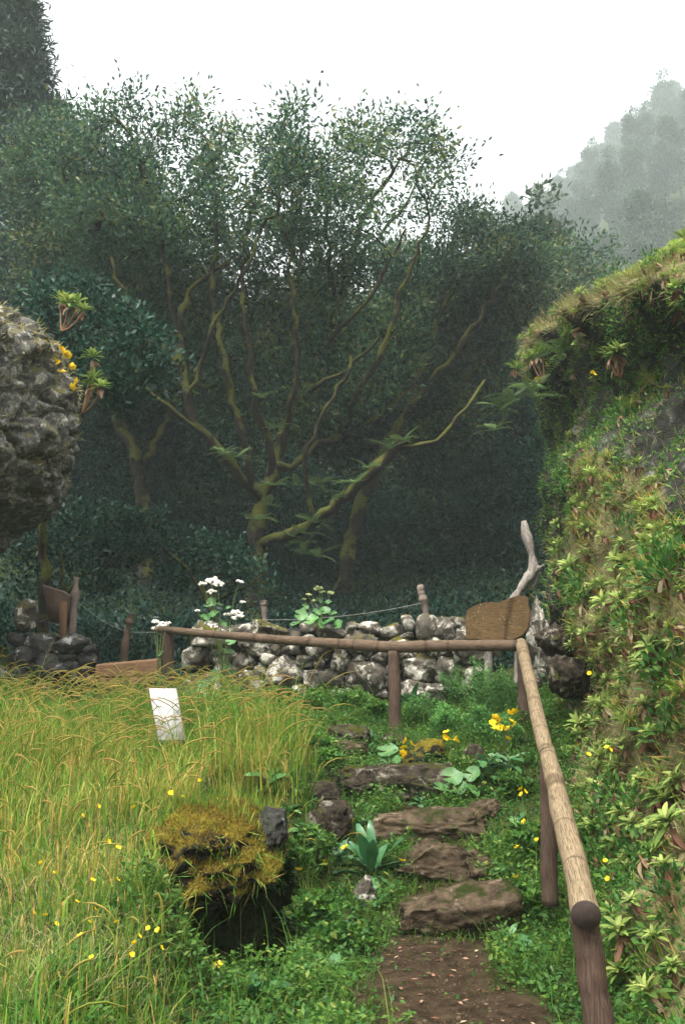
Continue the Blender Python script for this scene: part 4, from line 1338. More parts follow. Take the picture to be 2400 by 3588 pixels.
def roundleaf(R, n=16, lob=.10, cup=.15, seed=0):
    r = np.random.default_rng(seed)
    a = np.linspace(.25, 2 * np.pi - .25, n)
    rr = R * (1 + lob * np.sign(np.sin(a * 4.5)) * np.abs(np.sin(a * 4.5)) ** .5 + r.normal(0, .04, n))
    rim = np.stack([-np.cos(a) * rr, np.sin(a) * rr, cup * R + .10 * R * np.sin(a * 3 + seed)], 1)
    midr = np.stack([-np.cos(a) * rr * .55, np.sin(a) * rr * .55, np.full(n, .03 * R)], 1)
    v = np.concatenate([[[0, 0, 0]], midr, rim])
    i = np.arange(n - 1)
    return v, [np.stack([i * 0, i + 1, i + 2], 1), np.stack([i + 1, i + 1 + n, i + 2 + n, i + 2], 1)]

def rotm(yaw, pitch, roll=0):
    return np.array(Matrix.Rotation(yaw, 3, 'Z') @ Matrix.Rotation(-pitch, 3, 'Y') @ Matrix.Rotation(roll, 3, 'X'))

# rosette plants of the bank
def rosette(seed, R=.15, ng=15, nw=7):
    r = np.random.default_rng(seed)
    g, w, st = MB(), MB(), MB()
    for i in range(ng):
        q = i / ng
        e = 1.15 - 1.05 * q + r.normal(0, .1)
        v, f = lance(R * (.6 + .5 * q) * r.uniform(.85, 1.2), R * r.uniform(.19, .27), 4, r.uniform(.2, .8), .3, .04, seed * 50 + i)
        v = v + np.array([.012, 0, 0])
        g.add(v @ rotm(i * 2.4 + r.normal(0, .2), e, r.normal(0, .15)).T + np.array([0, 0, .05 + .04 * (1 - q)]), f, np.clip(1 - .85 * q + r.normal(0, .2), 0, 1))
    for i in range(nw):
        v, f = lance(R * r.uniform(.7, 1.15), R * r.uniform(.22, .36), 4, r.uniform(.3, 1.0), .35, .09, seed * 70 + i)
        w.add(v @ rotm(r.uniform(0, 6.28), r.uniform(-1.2, -.25), r.normal(0, .4)).T + np.array([0, 0, .03]), f, r.uniform(0, 1))
    v, f = tube([(0, 0, -.14), (r.normal(0, .01), r.normal(0, .01), -.04), (0, 0, .07)], [.012, .011, .008], 6)
    st.add(v, f)
    return g.mesh('leaf_rosette', M['rosette']), w.mesh('withered_leaves', M['wither']), st.mesh('stem', M['redstem'], True)

ROS = [rosette(s, .16, 18 + s % 5, 5 + s % 5) for s in range(6)]

def tuft_kind(seed, bush):
    r = np.random.default_rng(seed)
    g, w, st = MB(), MB(), MB()
    if bush:
        n = 110
        p = r.normal(0, 1, (n, 3)) * (.075, .075, .05) + np.array([0, 0, .07])
        v, f = rhomb(p, norm(p - np.array([0, 0, -.02]) + r.normal(0, .05, p.shape)), norm(r.normal(0, .5, p.shape) + np.array([0, 0, 1])), r.uniform(.03, .07, n), r.uniform(.015, .03, n))
        g.add(v, f, np.repeat(np.clip(r.normal(.4, .22, n), 0, 1), 4))
    else:
        n = 90
        for i in range(n):
            v, f = lance(r.uniform(.08, .20), .0055, 4, r.uniform(.6, 2.2), .1, 0, seed + i)
            g.add(v @ rotm(r.uniform(0, 6.28), r.uniform(.75, 1.5)).T + np.append(r.normal(0, .03, 2), 0), f, np.clip(r.normal(.6, .22), 0, 1))
    for i in range(5):
        v, f = lance(r.uniform(.08, .15), .03, 4, r.uniform(.3, 1.0), .35, .09, seed * 70 + i)
        w.add(v @ rotm(r.uniform(0, 6.28), r.uniform(-1.2, .2), r.normal(0, .4)).T + np.array([0, 0, .03]), f, r.uniform(0, 1))
    v, f = tube([(0, 0, -.14), (0, 0, -.04), (0, 0, .06)], [.010, .009, .006], 6)
    st.add(v, f)
    return g.mesh('leaves', M['herb'] if bush else M['grass']), w.mesh('withered_leaves', M['wither']), st.mesh('stem', M['redstem'], True)
OTH = [tuft_kind(81, True), tuft_kind(82, True), tuft_kind(83, False), tuft_kind(84, False)]

def face_n(Yv, s):
    e = .08
    a = hill(Yv + e, s) - hill(Yv - e, s)
    b_ = hill(Yv, s + e) - hill(Yv, s - e)
    n = norm(np.cross(a, b_))
    n = np.where(n[..., :1] > 0, -n, n)
    return n

# candidates on the hillside, thinned to an even spread and to what the camera can see
def project(p):
    d = p - np.array([0, 0, 1.6])
    yc = d[:, 1] * math.cos(PITCH) + d[:, 2] * math.sin(PITCH)
    zc = -d[:, 1] * math.sin(PITCH) + d[:, 2] * math.cos(PITCH)
    return 1200 + FPX * d[:, 0] / yc, 1794 - FPX * zc / yc, yc

N = 9000
Yc = RNG.uniform(3.6, 17, N)
Sc = RNG.uniform(.15, 8.0, N)
pp = hill(Yc, Sc)
nn = face_n(Yc, Sc)
uu, vv_, dep = project(pp)
facing = (nn * (np.array([0, 0, 1.6]) - pp)).sum(1) > .0
rk = hill_rock(Yc, Sc)
dens = np.where(rk > .3, .03, 1.0) * (.55 + .45 * (fbm(pp * 1.1 + 3, 2) > -.25))
ok = (uu > 1500) & (uu < 2430) & (vv_ > 600) & (vv_ < 3600) & facing & (RNG.random(N) < dens)
chosen = []
for i in np.nonzero(ok)[0]:
    gap = .14 + .006 * max(0, Yc[i] - 6)
    if all(np.sum((pp[i] - pp[j]) ** 2) > gap * gap for j in chosen):
        chosen.append(i)
chosen = sorted(chosen, key=lambda i: dep[i])
big = chosen[:300]
small = chosen[300:]
print('rosettes', len(chosen))
def orient(n, tilt_up=.65, yaw=0):
    z = Vector(norm(n * (1 - tilt_up) + np.array([0, 0, tilt_up])))
    q = z.to_track_quat('Z', 'Y')
    return q @ Matrix.Rotation(yaw, 4, 'Z').to_quaternion()
def tinted(me_name, geo, mat, t):
    v, f = geo
    return make_mesh(me_name, v, f, M[mat], True, np.full(len(v), t))
RLEAF = [tinted('leaf', lance(1, .24 + .03 * (s % 3), 5, .25 + .14 * s, .3, .04, 900 + s), 'rosette', .15 + .16 * s) for s in range(6)]
WLEAF = [tinted('withered_leaf', lance(1, .28, 5, .4 + .2 * s, .35, .09, 930 + s), 'wither', .1 + .2 * s) for s in range(5)]
def leafy_rosette(o, seed, stem_me):
    r = np.random.default_rng(seed)
    link('stem', stem_me, o)
    ng = int(r.integers(16, 22))
    for i in range(ng):
        q = i / ng
        l = .16 * (.6 + .5 * q) * r.uniform(.85, 1.2)
        c = link('leaf', RLEAF[int(np.clip((1 - q) * 6 + r.normal(0, 1), 0, 5))], o, (0, 0, .05 + .04 * (1 - q)), None, l)
        c.rotation_mode = 'QUATERNION'
        c.rotation_quaternion = Matrix(rotm(i * 2.4 + r.normal(0, .2), 1.15 - 1.05 * q + r.normal(0, .1), r.normal(0, .15)).tolist()).to_quaternion()
    for i in range(int(r.integers(4, 9))):
        c = link('withered_leaf', WLEAF[int(r.integers(5))], o, (0, 0, .03), None, .16 * r.uniform(.7, 1.15))
        c.rotation_mode = 'QUATERNION'
        c.rotation_quaternion = Matrix(rotm(r.uniform(0, 6.28), r.uniform(-1.2, -.25), r.normal(0, .4)).tolist()).to_quaternion()
n_leafy = 0
for i in big:
    k = int(RNG.integers(6))
    v_ = vv_[i]
    if v_ < 1330:
        lab, grp = 'leafy green rosette plant high on the rocky crest of the right bank', 'rosettes on the rocky crest'
    elif v_ < 2250:
        lab, grp = 'pale green rosette plant with browned lower leaves on the steep right bank above the sign', 'rosettes on the bank above the sign'
    else:
        lab, grp = 'rosette plant with brown drooping lower leaves on the bank right of the railing', 'rosettes on the bank beside the railing'
    kd = RNG.random()
    tri_ = ROS[k]
    nm, lf_name = 'rosette_plant', 'leaf_rosette'
    if kd < .10:
        tri_ = OTH[int(RNG.integers(2))]
        nm, lf_name, lab, grp = 'leafy_clump', 'leaves', 'small leafy green clump between the rosettes of the right bank', 'leafy clumps on the right bank'
    elif kd < .20:
        tri_ = OTH[2 + int(RNG.integers(2))]
        nm, lf_name, lab, grp = 'grass_tuft', 'leaves', 'arching yellow green grass tuft between the rosettes of the right bank', 'grass tufts on the right bank'
    o = link(nm, None, None, pp[i] + nn[i] * .05)
    o.rotation_mode = 'QUATERNION'
    o.rotation_quaternion = orient(nn[i], RNG.uniform(.4, .8), RNG.uniform(0, 6.28))
    o.scale = (.44 + .55 * RNG.random() ** 1.5,) * 3
    o.empty_display_size = .1
    tag(o, lab, 'plant', grp)
    if nm != 'rosette_plant':
        o.scale = (RNG.uniform(.7, 1.3),) * 3
    if nm == 'rosette_plant' and n_leafy < 60:
        n_leafy += 1
        leafy_rosette(o, 5000 + n_leafy, tri_[2])
        continue
    link('stem', tri_[2], o)
    link(lf_name, tri_[0], o)
    link('withered_leaves', tri_[1], o)
def mesh_arrays(me):
    v = np.zeros(len(me.vertices) * 3, np.float32); me.vertices.foreach_get('co', v)
    l = np.zeros(len(me.loops), np.int32); me.loops.foreach_get('vertex_index', l)
    t = np.zeros(len(me.vertices), np.float32); me.attributes['tint'].data.foreach_get('value', t)
    return v.reshape(-1, 3), l.reshape(-1, 4), t
RA = [(mesh_arrays(a), mesh_arrays(b_)) for a, b_, c_ in ROS]
if small:
    g, w = MB(), MB()
    for i in small[:900]:
        k = int(RNG.integers(6))
        R_ = np.array(orient(nn[i], RNG.uniform(.4, .8), RNG.uniform(0, 6.28)).to_matrix()) * RNG.uniform(.5, .85)
        for mbx, (v, f, t) in ((g, RA[k][0]), (w, RA[k][1])):
            mbx.add(v @ R_.T + pp[i] + nn[i] * .05, f, t)
    fo = link('distant_rosettes', g.mesh('distant_rosettes', M['rosette']))
    tag(fo, 'many small green rosette plants covering the far top of the right bank', 'plants', kind='stuff')
    tag(link('withered_leaves', w.mesh('withered_leaves', M['wither']), fo), kind='stuff')

# dry grass, moss threads and small leaves between the rosettes
N = 130000
Yc = RNG.uniform(3.2, 17.5, N)
Sc = RNG.uniform(.0, 8.5, N)
pp2 = hill(Yc, Sc)
u2, v2, d2 = project(pp2)
vis = (u2 > 1450) & (u2 < 2480) & (v2 > 500) & (v2 < 3700)
rk = hill_rock(Yc, Sc)
hc = itp(Yc, HCR)
msk = fbm(pp2 * 1.3, 3)
dry = vis & (RNG.random(N) < np.where(rk > .3, .3, .9)) & (RNG.random(N) < .25 + .6 * sstep(msk, -.5, .4) + .8 * np.exp(-((Sc - hc) / .25) ** 2) * (Yc > 8))
n2 = face_n(Yc[dry], Sc[dry])
q = pp2[dry]
L = RNG.uniform(.04, .13, len(q)) * (1 + 1.2 * np.exp(-((Sc[dry] - hc[dry]) / .22) ** 2) * (Yc[dry] > 8))
d = norm(n2 * .55 + RNG.normal(0, .45, q.shape) + np.array([0, 0, .15]))
lv, lf = rhomb(q - n2 * .005, d, rdir(len(q)), L, RNG.uniform(.006, .013, len(q)))
tag(link('dry_grass', make_mesh('dry_grass', lv, lf, M['drygrass'], False, np.repeat(np.clip(.45 + .3 * msk[dry] + RNG.normal(0, .2, len(q)), 0, 1), 4))),
    'dry beige grass and moss matting the right bank', 'grass', kind='stuff')
grn = vis & (RNG.random(N) < np.where(Sc < .7, .55, np.where(rk > .3, .22, .05)) * (.35 + .65 * (msk < .1)))
n2 = face_n(Yc[grn], Sc[grn])
q = np.repeat(pp2[grn], 3, 0) + RNG.normal(0, .03, (grn.sum() * 3, 3))
n3 = np.repeat(n2, 3, 0)
d = norm(n3 * .5 + RNG.normal(0, .6, q.shape) + np.array([0, 0, .2]))
lv, lf = rhomb(q + n3 * .012, d, norm(n3 + RNG.normal(0, .5, q.shape) + np.array([0, 0, .5])), RNG.uniform(.03, .075, len(q)), RNG.uniform(.014, .03, len(q)))
tag(link('bank_herbs', make_mesh('bank_herbs', lv, lf, M['herb'], False, np.repeat(np.clip(RNG.normal(.5, .25, len(q)), 0, 1), 4))),
    'small green herbs covering the foot and rocks of the right bank', 'herbs', kind='stuff')

N = 60000
Yc = RNG.uniform(3.2, 17.5, N)
Sc = RNG.uniform(.0, 8.5, N)
p4 = hill(Yc, Sc)
u2, v2, d2 = project(p4)
m4 = fbm(p4 * 1.0 + 23, 3)
ok = (u2 > 1450) & (u2 < 2480) & (v2 > 500) & (v2 < 3700) & (RNG.random(N) < np.where(hill_rock(Yc, Sc) > .3, .12, .25 + .7 * sstep(m4, -.3, .4)))
q = p4[ok]
nq = face_n(Yc[ok], Sc[ok])
lv, lf = rhomb(q - nq * .01, norm(nq * .5 + RNG.normal(0, .35, q.shape) + np.array([0, 0, .75])), rdir(len(q)), RNG.gamma(4, .028, len(q)), RNG.uniform(.005, .011, len(q)))
tag(link('bank_grass', make_mesh('bank_grass', lv, lf, M['grass'], False, np.repeat(np.clip(.72 + .15 * m4[ok] + RNG.normal(0, .18, len(q)), 0, 1), 4))),
    'pale yellow green grass between the plants of the right bank', 'grass', kind='stuff')

# ------------------------------------------------------------------ tall grass on the left bank
def scatter(n, x0, x1, y0, y1):
    # denser near the camera
    y = y0 + (y1 - y0) * RNG.random(n) ** 1.15
    x = RNG.uniform(x0, x1, n)
    return x, y
x, y = scatter(150000, -4.6, .3, 3.2, 11.6)
fr = np.abs(x / y) < .42
xe = itp(y, XED)
p3 = np.stack([x, y, x * 0], -1)
edge = xe + .12 * fbm(p3 * 2.2, 2) - np.where((y > 5.2) & (y < 6.35), .28, .05) - .30 * sstep(y, 6.6, 7.4) - .45 * sstep(y, 7.6, 9.0) + np.abs(RNG.normal(0, .16, len(x)))
clump = fbm(p3 * 1.6 + 8, 3)
inhole = (np.abs(x + .64) < .36) & (np.abs(y - 6.15) < .85) | (((x + .66) / .40) ** 2 + ((y - 5.85) / .42) ** 2 < 1)
ok = fr & (x < edge) & ~inhole & (RNG.random(len(x)) < .72 + .3 * clump)
ok &= ~((y > 10.2) & (x > -1.2))
x, y, clump = x[ok][:62000], y[ok][:62000], clump[ok][:62000]
n = len(x)
tall = sstep(y, 4.6, 7.5)
h = (RNG.gamma(6, .042, n) * (.62 + .62 * tall)) * (1 + .42 * clump) * (1 - .55 * sstep(y, 8.6, 9.8))
z = ground_z(x, y)
head = RNG.uniform(0, 6.283, n)
lean = h * RNG.gamma(2.0, .17, n)
dro = np.where(RNG.random(n) < .3, RNG.uniform(.4, .75, n), RNG.uniform(.05, .35, n))
straw = .38 + .32 * fbm(np.stack([x, y, x * 0 + 5], -1) * .9, 2) + .16 * np.exp(-((y - 6.2) / 1.3) ** 2)
ti = np.clip(RNG.normal(straw, .27, n), 0, 1)
lv, lf = blades(np.stack([x, y, z - .01], 1), head, h, lean, RNG.gamma(3, .0019, n) + .0016, 4, dro)
tag(link('tall_grass', make_mesh('tall_grass', lv, lf, M['grass'], False, np.repeat(ti, 10))), 'tall yellow green grass covering the left bank', 'grass', kind='stuff')
kt = RNG.choice(n, 22000)
ht = RNG.uniform(.06, .20, len(kt))
xt, yt = x[kt] + RNG.normal(0, .02, len(kt)), y[kt] + RNG.normal(0, .02, len(kt))
lv, lf = blades(np.stack([xt, yt, ground_z(xt, yt) - .01], 1), RNG.uniform(0, 6.28, len(kt)), ht, ht * RNG.uniform(.3, 1.6, len(kt)), RNG.uniform(.003, .006, len(kt)), 3, RNG.uniform(.2, .7, len(kt)))
tag(link('dead_thatch', make_mesh('dead_thatch', lv, lf, M['drygrass'], False, np.repeat(np.clip(RNG.normal(.4, .25, len(kt)), 0, 1), 8))), 'dead straw coloured thatch under the tall grass', 'grass', kind='stuff')
# arching stalks with drooping golden seed heads
k = RNG.choice(n, 1000, p=(.25 + tall) / (.25 + tall).sum())
x2, y2 = x[k], y[k]
h2 = RNG.uniform(.30, .68, len(k)) * (.65 + .45 * tall[k]) * (1 - .3 * sstep(y[k], 8.8, 10))
head2 = RNG.uniform(-.9, .9, len(k)) + np.where(RNG.random(len(k)) < .3, np.pi, 0)
mb = MB()
for i in range(len(k)):
    t = np.linspace(0, 1, 10)
    ln = h2[i] * RNG.uniform(.35, .8)
    dr = RNG.uniform(.25, .6)
    c = np.stack([x2[i] + np.cos(head2[i]) * ln * t ** 2.2, y2[i] + np.sin(head2[i]) * ln * t ** 2.2, z[k[i]] + h2[i] * (1.25 * t - dr * t ** 4)], 1)
    r_ = np.full(10, .0016); r_[7:9] = .0046; r_[6] = .0026; r_[9] = .0015
    v, f = tube(c, r_ * RNG.uniform(.8, 1.2), 4, False)
    tt = np.full(40, np.clip(RNG.normal(.66, .15), 0, 1)); tt[28:] = np.clip(RNG.normal(.88, .08), 0, 1)
    mb.add(v, f, tt)
tag(link('grass_seed_heads', mb.mesh('grass_seed_heads', M['grass'])), 'arching golden grass seed heads over the left bank', 'grass', kind='stuff')

# ------------------------------------------------------------------ low grass and herbs round the steps
x, y = scatter(120000, -1.9, 2.5, 3.6, 11.4)
p3 = np.stack([x, y, x * 0], -1)
soil = soil_mask(x, y)
xe = itp(y, XED)
toe = itp(y, TOE)
inhole = (np.abs(x + .64) < .31) & (np.abs(y - 6.25) < .80)
cl = fbm(p3 * 2.6 + 2, 3)
inr = (x > xe - .34 - .7 * sstep(y, 6.6, 8.6)) & (x < toe + .15) & ~inhole & (np.abs(x / y) < .42)
ok = inr & (RNG.random(len(x)) < (1 - soil) ** 2 * (.72 + .45 * cl) + .012)
xa, ya, ca = x[ok], y[ok], cl[ok]
half = RNG.random(len(xa)) < .33
xg, yg = xa[half], ya[half]
n = len(xg)
h = RNG.gamma(4, .034, n) * (1 + .6 * ca[half])
lv, lf = blades(np.stack([xg, yg, ground_z(xg, yg) - .01], 1), RNG.uniform(0, 6.28, n), h, h * RNG.uniform(.1, .9, n), RNG.uniform(.003, .007, n), 3, RNG.uniform(.05, .5, n))
tag(link('low_grass', make_mesh('low_grass', lv, lf, M['lowgrass'], False, np.repeat(np.clip(RNG.normal(.5, .25, n), 0, 1), 8))), 'short green grass along the edges of the stone steps', 'grass', kind='stuff')
xh, yh, ch_ = xa[~half], ya[~half], ca[~half]
rep = 2
xh, yh, ch_ = [np.repeat(a, rep) for a in (xh, yh, ch_)]
xh = xh + RNG.normal(0, .02, len(xh)); yh = yh + RNG.normal(0, .02, len(yh))
n = len(xh)
hh = RNG.uniform(0, 1, n) ** 1.3 * (.05 + .15 * sstep(ch_, -.3, .9))
c = np.stack([xh, yh, ground_z(xh, yh) + hh], 1)
d = norm(np.stack([RNG.normal(size=n), RNG.normal(size=n), RNG.uniform(-.1, .8, n)], 1))
lv, lf = rhomb(c, d, norm(RNG.normal(0, .35, (n, 3)) + np.array([0, 0, 1])), RNG.uniform(.018, .05, n), RNG.uniform(.012, .028, n))
tag(link('ground_herbs', make_mesh('ground_herbs', lv, lf, M['herb'], False, np.repeat(np.clip(.5 + .18 * ch_ + RNG.normal(0, .2, n), 0, 1), 4))), 'low leafy herbs and clover covering the ground round the steps', 'herbs', kind='stuff')
print('herbs', n, 'grass', len(xg))

# ------------------------------------------------------------------ feathery and leafy herbs
def feathery(loc, R, H, label, seed, mat='feather', dens=900, L=.035, W=.012, group=None):
    r = np.random.default_rng(seed)
    o = empty('feathery_herb', loc, label, 'plant', group)
    st, lf_ = MB(), MB()
    ns = max(5, int(16 * R / .25))
    per = dens // ns
    for i in range(ns):
        a, q = r.uniform(0, 6.28), r.uniform(0, 1) ** .7
        tip = np.array([R * q * math.cos(a), R * q * math.sin(a), H * (1 - .4 * q * q) * r.uniform(.75, 1.08)])
        b0 = tip * (.25, .25, 0)
        t = np.linspace(0, 1, 6)[:, None]
        c = b0 * (1 - t) + tip * t + np.array([0, 0, .05]) * np.sin(t * 3.14) - np.array([0, 0, .03]) * (1 - t)
        v, f = tube(c, np.linspace(.005, .0015, 6), 4, False)
        st.add(v, f, r.uniform(0, 1))
        s = r.uniform(.15, 1, per)
        p = np.stack([np.interp(s, t[:, 0], c[:, k]) for k in range(3)], 1) + r.normal(0, 1, (per, 3)) * (.055 * (1.15 - s))[:, None] * (1, 1, .6)
        d = norm(r.normal(size=(per, 3)) * (1, 1, .6) + np.array([0, 0, .35]))
        v, f = rhomb(p, d, norm(r.normal(size=(per, 3)) * .6 + np.array([0, 0, 1])), L * r.uniform(.6, 1.3, per), W * r.uniform(.7, 1.3, per))
        lf_.add(v, f, np.repeat(np.clip(r.normal(.5, .2, per) + .25 * (s - .5), 0, 1), 4))
    link('stems', st.mesh('stems', M['stem']), o)
    link('foliage', lf_.mesh('foliage', M[mat]), o)
    return o
FE = [(1600, 2480, .24, .42, 'feathery green herb under the log rail beside the middle post'), (1690, 2500, .28, .50, 'tall feathery herb in front of the sign leg'),
      (1640, 2420, .25, .52, 'bushy feathery herb directly below the wooden sign'), (1760, 2520, .22, .46, 'feathery herb against the corner post'),
      (1490, 2540, .22, .30, 'pale feathery herb right of the middle post base'), (1560, 2580, .22, .28, 'feathery herb above the tall yellow flowers'),
      (1680, 2590, .2, .26, 'low feathery herb behind the yellow flower clump'), (1450, 2460, .2, .26, 'leafy herb touching the wall right of the middle post'),
      (1770, 2620, .18, .26, 'feathery herb at the foot of the corner post')]
for i, (u, v_, R_, H_, lab) in enumerate(FE):
    feathery(hit(u, v_), R_ * 1.1, H_ * 1.2, lab, 300 + i, 'feather', 2200)
LEAFY = [(960, 2480, .25, .25, 'leafy herb clump at the left foot of the stone wall'), (1100, 2500, .26, .22, 'dark leafy herbs under the middle of the wall'), (1240, 2495, .24, .28, 'leafy herbs just left of the middle post'),
         (860, 2520, .24, .22, 'green herbs beneath the big round leaves'), (1320, 2520, .18, .2, 'small leafy herb at the left side of the middle post'), (1100, 2640, .2, .16, 'small leaved herb hanging over the fifth step'),
         (1150, 2690, .15, .14, 'clover like herb on the fourth step'), (1080, 3050, .25, .30, 'dense herb between the mossy mound and the dock plant'), (1000, 3120, .2, .28, 'leafy herb on the right rim of the hollow'),
         (1110, 3250, .25, .2, 'low bushy herb at the left edge of the dirt path'), (1210, 3330, .22, .14, 'clover mat beside the dirt path'), (1850, 3000, .16, .24, 'climbing herb left of the second rail post'),
         (1800, 2800, .18, .24, 'green herb between steps and railing'), (1830, 3200, .2, .2, 'leafy herb right of the lowest step'), (1690, 3230, .14, .12, 'herb sprig in front of the lowest step')]
for i, (u, v_, R_, H_, lab) in enumerate(LEAFY):
    feathery(hit(u, v_), R_, H_, lab, 340 + i, 'herb', 650, .05, .026)

# plants with large single leaves: every leaf is a part
LE = [make_mesh('leaf', *lance(1, .30, 9, c_, .12, .10, s), M['dock'], True, np.full(30, .2 + .16 * s)) for s, c_ in enumerate((.5, .8, 1.1, 1.5, .65))]
LB_ = [make_mesh('leaf', *lance(1, .36, 6, c_, .25, .04, 20 + s), M['bigleaf'], True, np.full(21, .15 + .17 * s)) for s, c_ in enumerate((.3, .6, .9, 1.2, .5))]
def rl(s):
    v, f = roundleaf(1, 18, .07, .16, s)
    return make_mesh('leaf', v, f, M['bigleaf'], True, np.concatenate([[.95], np.full(18, .45 + .1 * (s % 3)), np.full(18, .35 + .15 * (s % 3))]))
RLF = [rl(s) for s in range(5)]

def lance_plant(name, loc, label, n, L, seed, meshes, elo=.15, ehi=1.3, cat='plant', wid=1.0, group=None, stem=.0, droop=0):
    r = np.random.default_rng(seed)
    o = empty(name, loc, label, cat, group)
    if stem > 0:
        v, f = tube([(0, 0, -.05), (.01, 0, stem * .5), (0, 0, stem)], [.012, .010, .006], 6)
        link('stem', make_mesh('stem', v, f, M['stem'], True, np.full(len(v), .5)), o)
    for i in range(n):
        ly = stem * (i / n) if stem > 0 else 0
        l = L * r.uniform(.65, 1.1)
        c = link('leaf', meshes[int(r.integers(len(meshes)))], o, (0, 0, ly - .01))
        c.rotation_mode = 'QUATERNION'
        c.rotation_quaternion = (Matrix.Rotation(i * 2.4 + r.normal(0, .25), 3, 'Z') @ Matrix.Rotation(-(r.uniform(.0, .6) if i < droop else r.uniform(elo, ehi)), 3, 'Y') @ Matrix.Rotation(r.normal(0, .25), 3, 'X')).to_quaternion()
        c.scale = (l, l * wid, l)
    return o
lance_plant('dock_plant', hit(1300, 3060), 'large dock plant with long blue green leaves left of the second step', 18, .40, 401, LE, .75, 1.5, wid=.72, droop=6)
lance_plant('dock_plant', hit(1180, 3010), 'smaller dock plant with upright leaves behind the round pale stone', 7, .26, 402, LE, .5, 1.3, wid=.7)
lance_plant('broadleaf_plant', hit(935, 2790), 'leafy plant with broad pointed leaves at the right edge of the tall grass', 9, .2, 403, LB_, .1, 1.0, stem=.16, wid=1.2)
lance_plant('broadleaf_plant', hit(1275, 2660), 'narrow leaved plant on the fifth step beside the round leaves', 16, .17, 404, LE, .2, 1.1, stem=.08)
lance_plant('broadleaf_plant', hit(1710, 2740), 'broad leaved plant below the yellow flower clump', 14, .24, 405, LE, .1, 1.0, stem=.2, wid=1.1)
lance_plant('broadleaf_plant', hit(1780, 2720), 'broad leaved plant next to the far railing log', 11, .22, 406, LE, .1, 1.0, stem=.18, wid=1.1)
lance_plant('broadleaf_plant', hit(1590, 2690), 'small dark leaved plant above the round leaves by the fourth step', 10, .17, 407, LE, .2, 1.0, stem=.1)
lance_plant('broadleaf_plant', hit(800, 3470), 'pale toothed leaves at the lower rim of the dark hollow', 9, .22, 408, LB_, .1, .8, wid=1.2)
lance_plant('broadleaf_plant', hit(900, 3480), 'broad dark leaves at the bottom edge left of the path', 9, .26, 409, LE, .1, .9, wid=1.3)
lance_plant('broadleaf_plant', hit(1870, 3240), 'pointed leaved plant at the foot of the near rail post', 9, .18, 410, LB_, .1, .9, stem=.1)
lance_plant('broadleaf_plant', hit(330, 2480), 'dark green weed in front of the brown planks', 12, .3, 411, LB_, .3, 1.2, stem=.15)
for i, (u, v_, lab) in enumerate(((905, 2440, 'upright dark green weed at the left end of the wall'), (1480, 2440, 'dark green weed at the wall right of the middle post'), (1560, 2450, 'dark green weed below the rail towards the sign'),
                                  (1440, 2480, 'low green weed close to the middle post'))):
    lance_plant('broadleaf_plant', hit(u, v_), lab, 14, .30, 420 + i, LE, .4, 1.3, wid=.8, stem=.08)

def round_plant(loc, label, leaves, seed, name='round_leaf_plant', Yl=None):
    """leaves: list of (u, v, depth, radius in photo pixels)"""
    r = np.random.default_rng(seed)
    o = empty(name, loc, label, 'plant')
    O = np.asarray(loc, float)
    pet = MB()
    for (u, v_, Yp, rp) in leaves:
        p = P(u, v_, Yp) - O
        c = link('leaf', RLF[int(r.integers(5))], o, p, (r.uniform(.35, .95), r.normal(0, .25), r.uniform(-.8, .8)), px(rp, Yp) * 1.1)
        t = np.linspace(0, 1, 6)[:, None]
        cv = p * t + np.array([0, 0, .03]) * np.sin(t * 3.14)
        v, f = tube(cv, .004, 5, False)
        pet.add(v, f, .6)
    link('petioles', pet.mesh('petioles', M['stem']), o)
    return o
def hd(u, v_):
    return float(hit(u, v_)[1])
Yr = hd(1600, 2800)
round_plant(hit(1600, 2810), 'round scalloped pale green leaves right of the fourth step', [(1585, 2722, Yr - .05, 33), (1655, 2712, Yr + .02, 27), (1545, 2760, Yr - .12, 24), (1608, 2758, Yr - .1, 26), (1655, 2770, Yr - .08, 24)], 501)
Yr = hd(1355, 2665)
round_plant(hit(1355, 2665), 'two bright round leaves beside the narrow leaved plant on the fifth step', [(1358, 2632, Yr - .02, 32), (1340, 2672, Yr - .1, 24), (1380, 2668, Yr - .12, 24)], 502)
Yr = 11.2
round_plant(P(780, 2470, Yr), 'big round leaves at the left end of the wall below the white flowers',
            [(798, 2368, Yr - .1, 30), (752, 2372, Yr, 24), (705, 2415, Yr - .15, 34), (760, 2432, Yr - .2, 30), (815, 2440, Yr - .1, 22), (690, 2450, Yr - .2, 26), (735, 2400, Yr - .1, 24), (660, 2440, Yr - .1, 22)], 503)
round_plant(hit(1010, 2580), 'small yellow green round leaf in the grass above the fifth step', [(985, 2612, hd(1010, 2590) - .1, 18)], 504)

# small weeds scattered beside the path and the steps
WE = [(1010, 3010), (1060, 2920), (1130, 2880), (1180, 3130), (1000, 3230), (1060, 3330), (940, 3440), (1150, 3420), (1230, 3240), (1330, 3180), (1270, 2890), (1180, 2740), (1020, 2720), (960, 2690), (1650, 2870), (1740, 2950),
      (1780, 3060), (1810, 2900), (1740, 3150), (1860, 3350), (1790, 3300), (1930, 3420), (1700, 2790), (1330, 2800), (1470, 2820), (1010, 2850), (900, 3050), (1120, 2560), (1010, 2540), (1190, 2540), (1300, 2590), (870, 2600)]
for i, (u, v_) in enumerate(WE):
    lance_plant('small_weed', hit(u, v_), 'small broad leaved weed ' + ('among the herbs left of the steps' if u < 1300 else 'at the right hand side of the steps'), 9, RNG.uniform(.09, .17), 700 + i, LB_ if i % 2 else LE, .1, 1.1,
                wid=1.3, group='weeds left of the steps' if u < 1300 else 'weeds right of the steps', stem=.05)
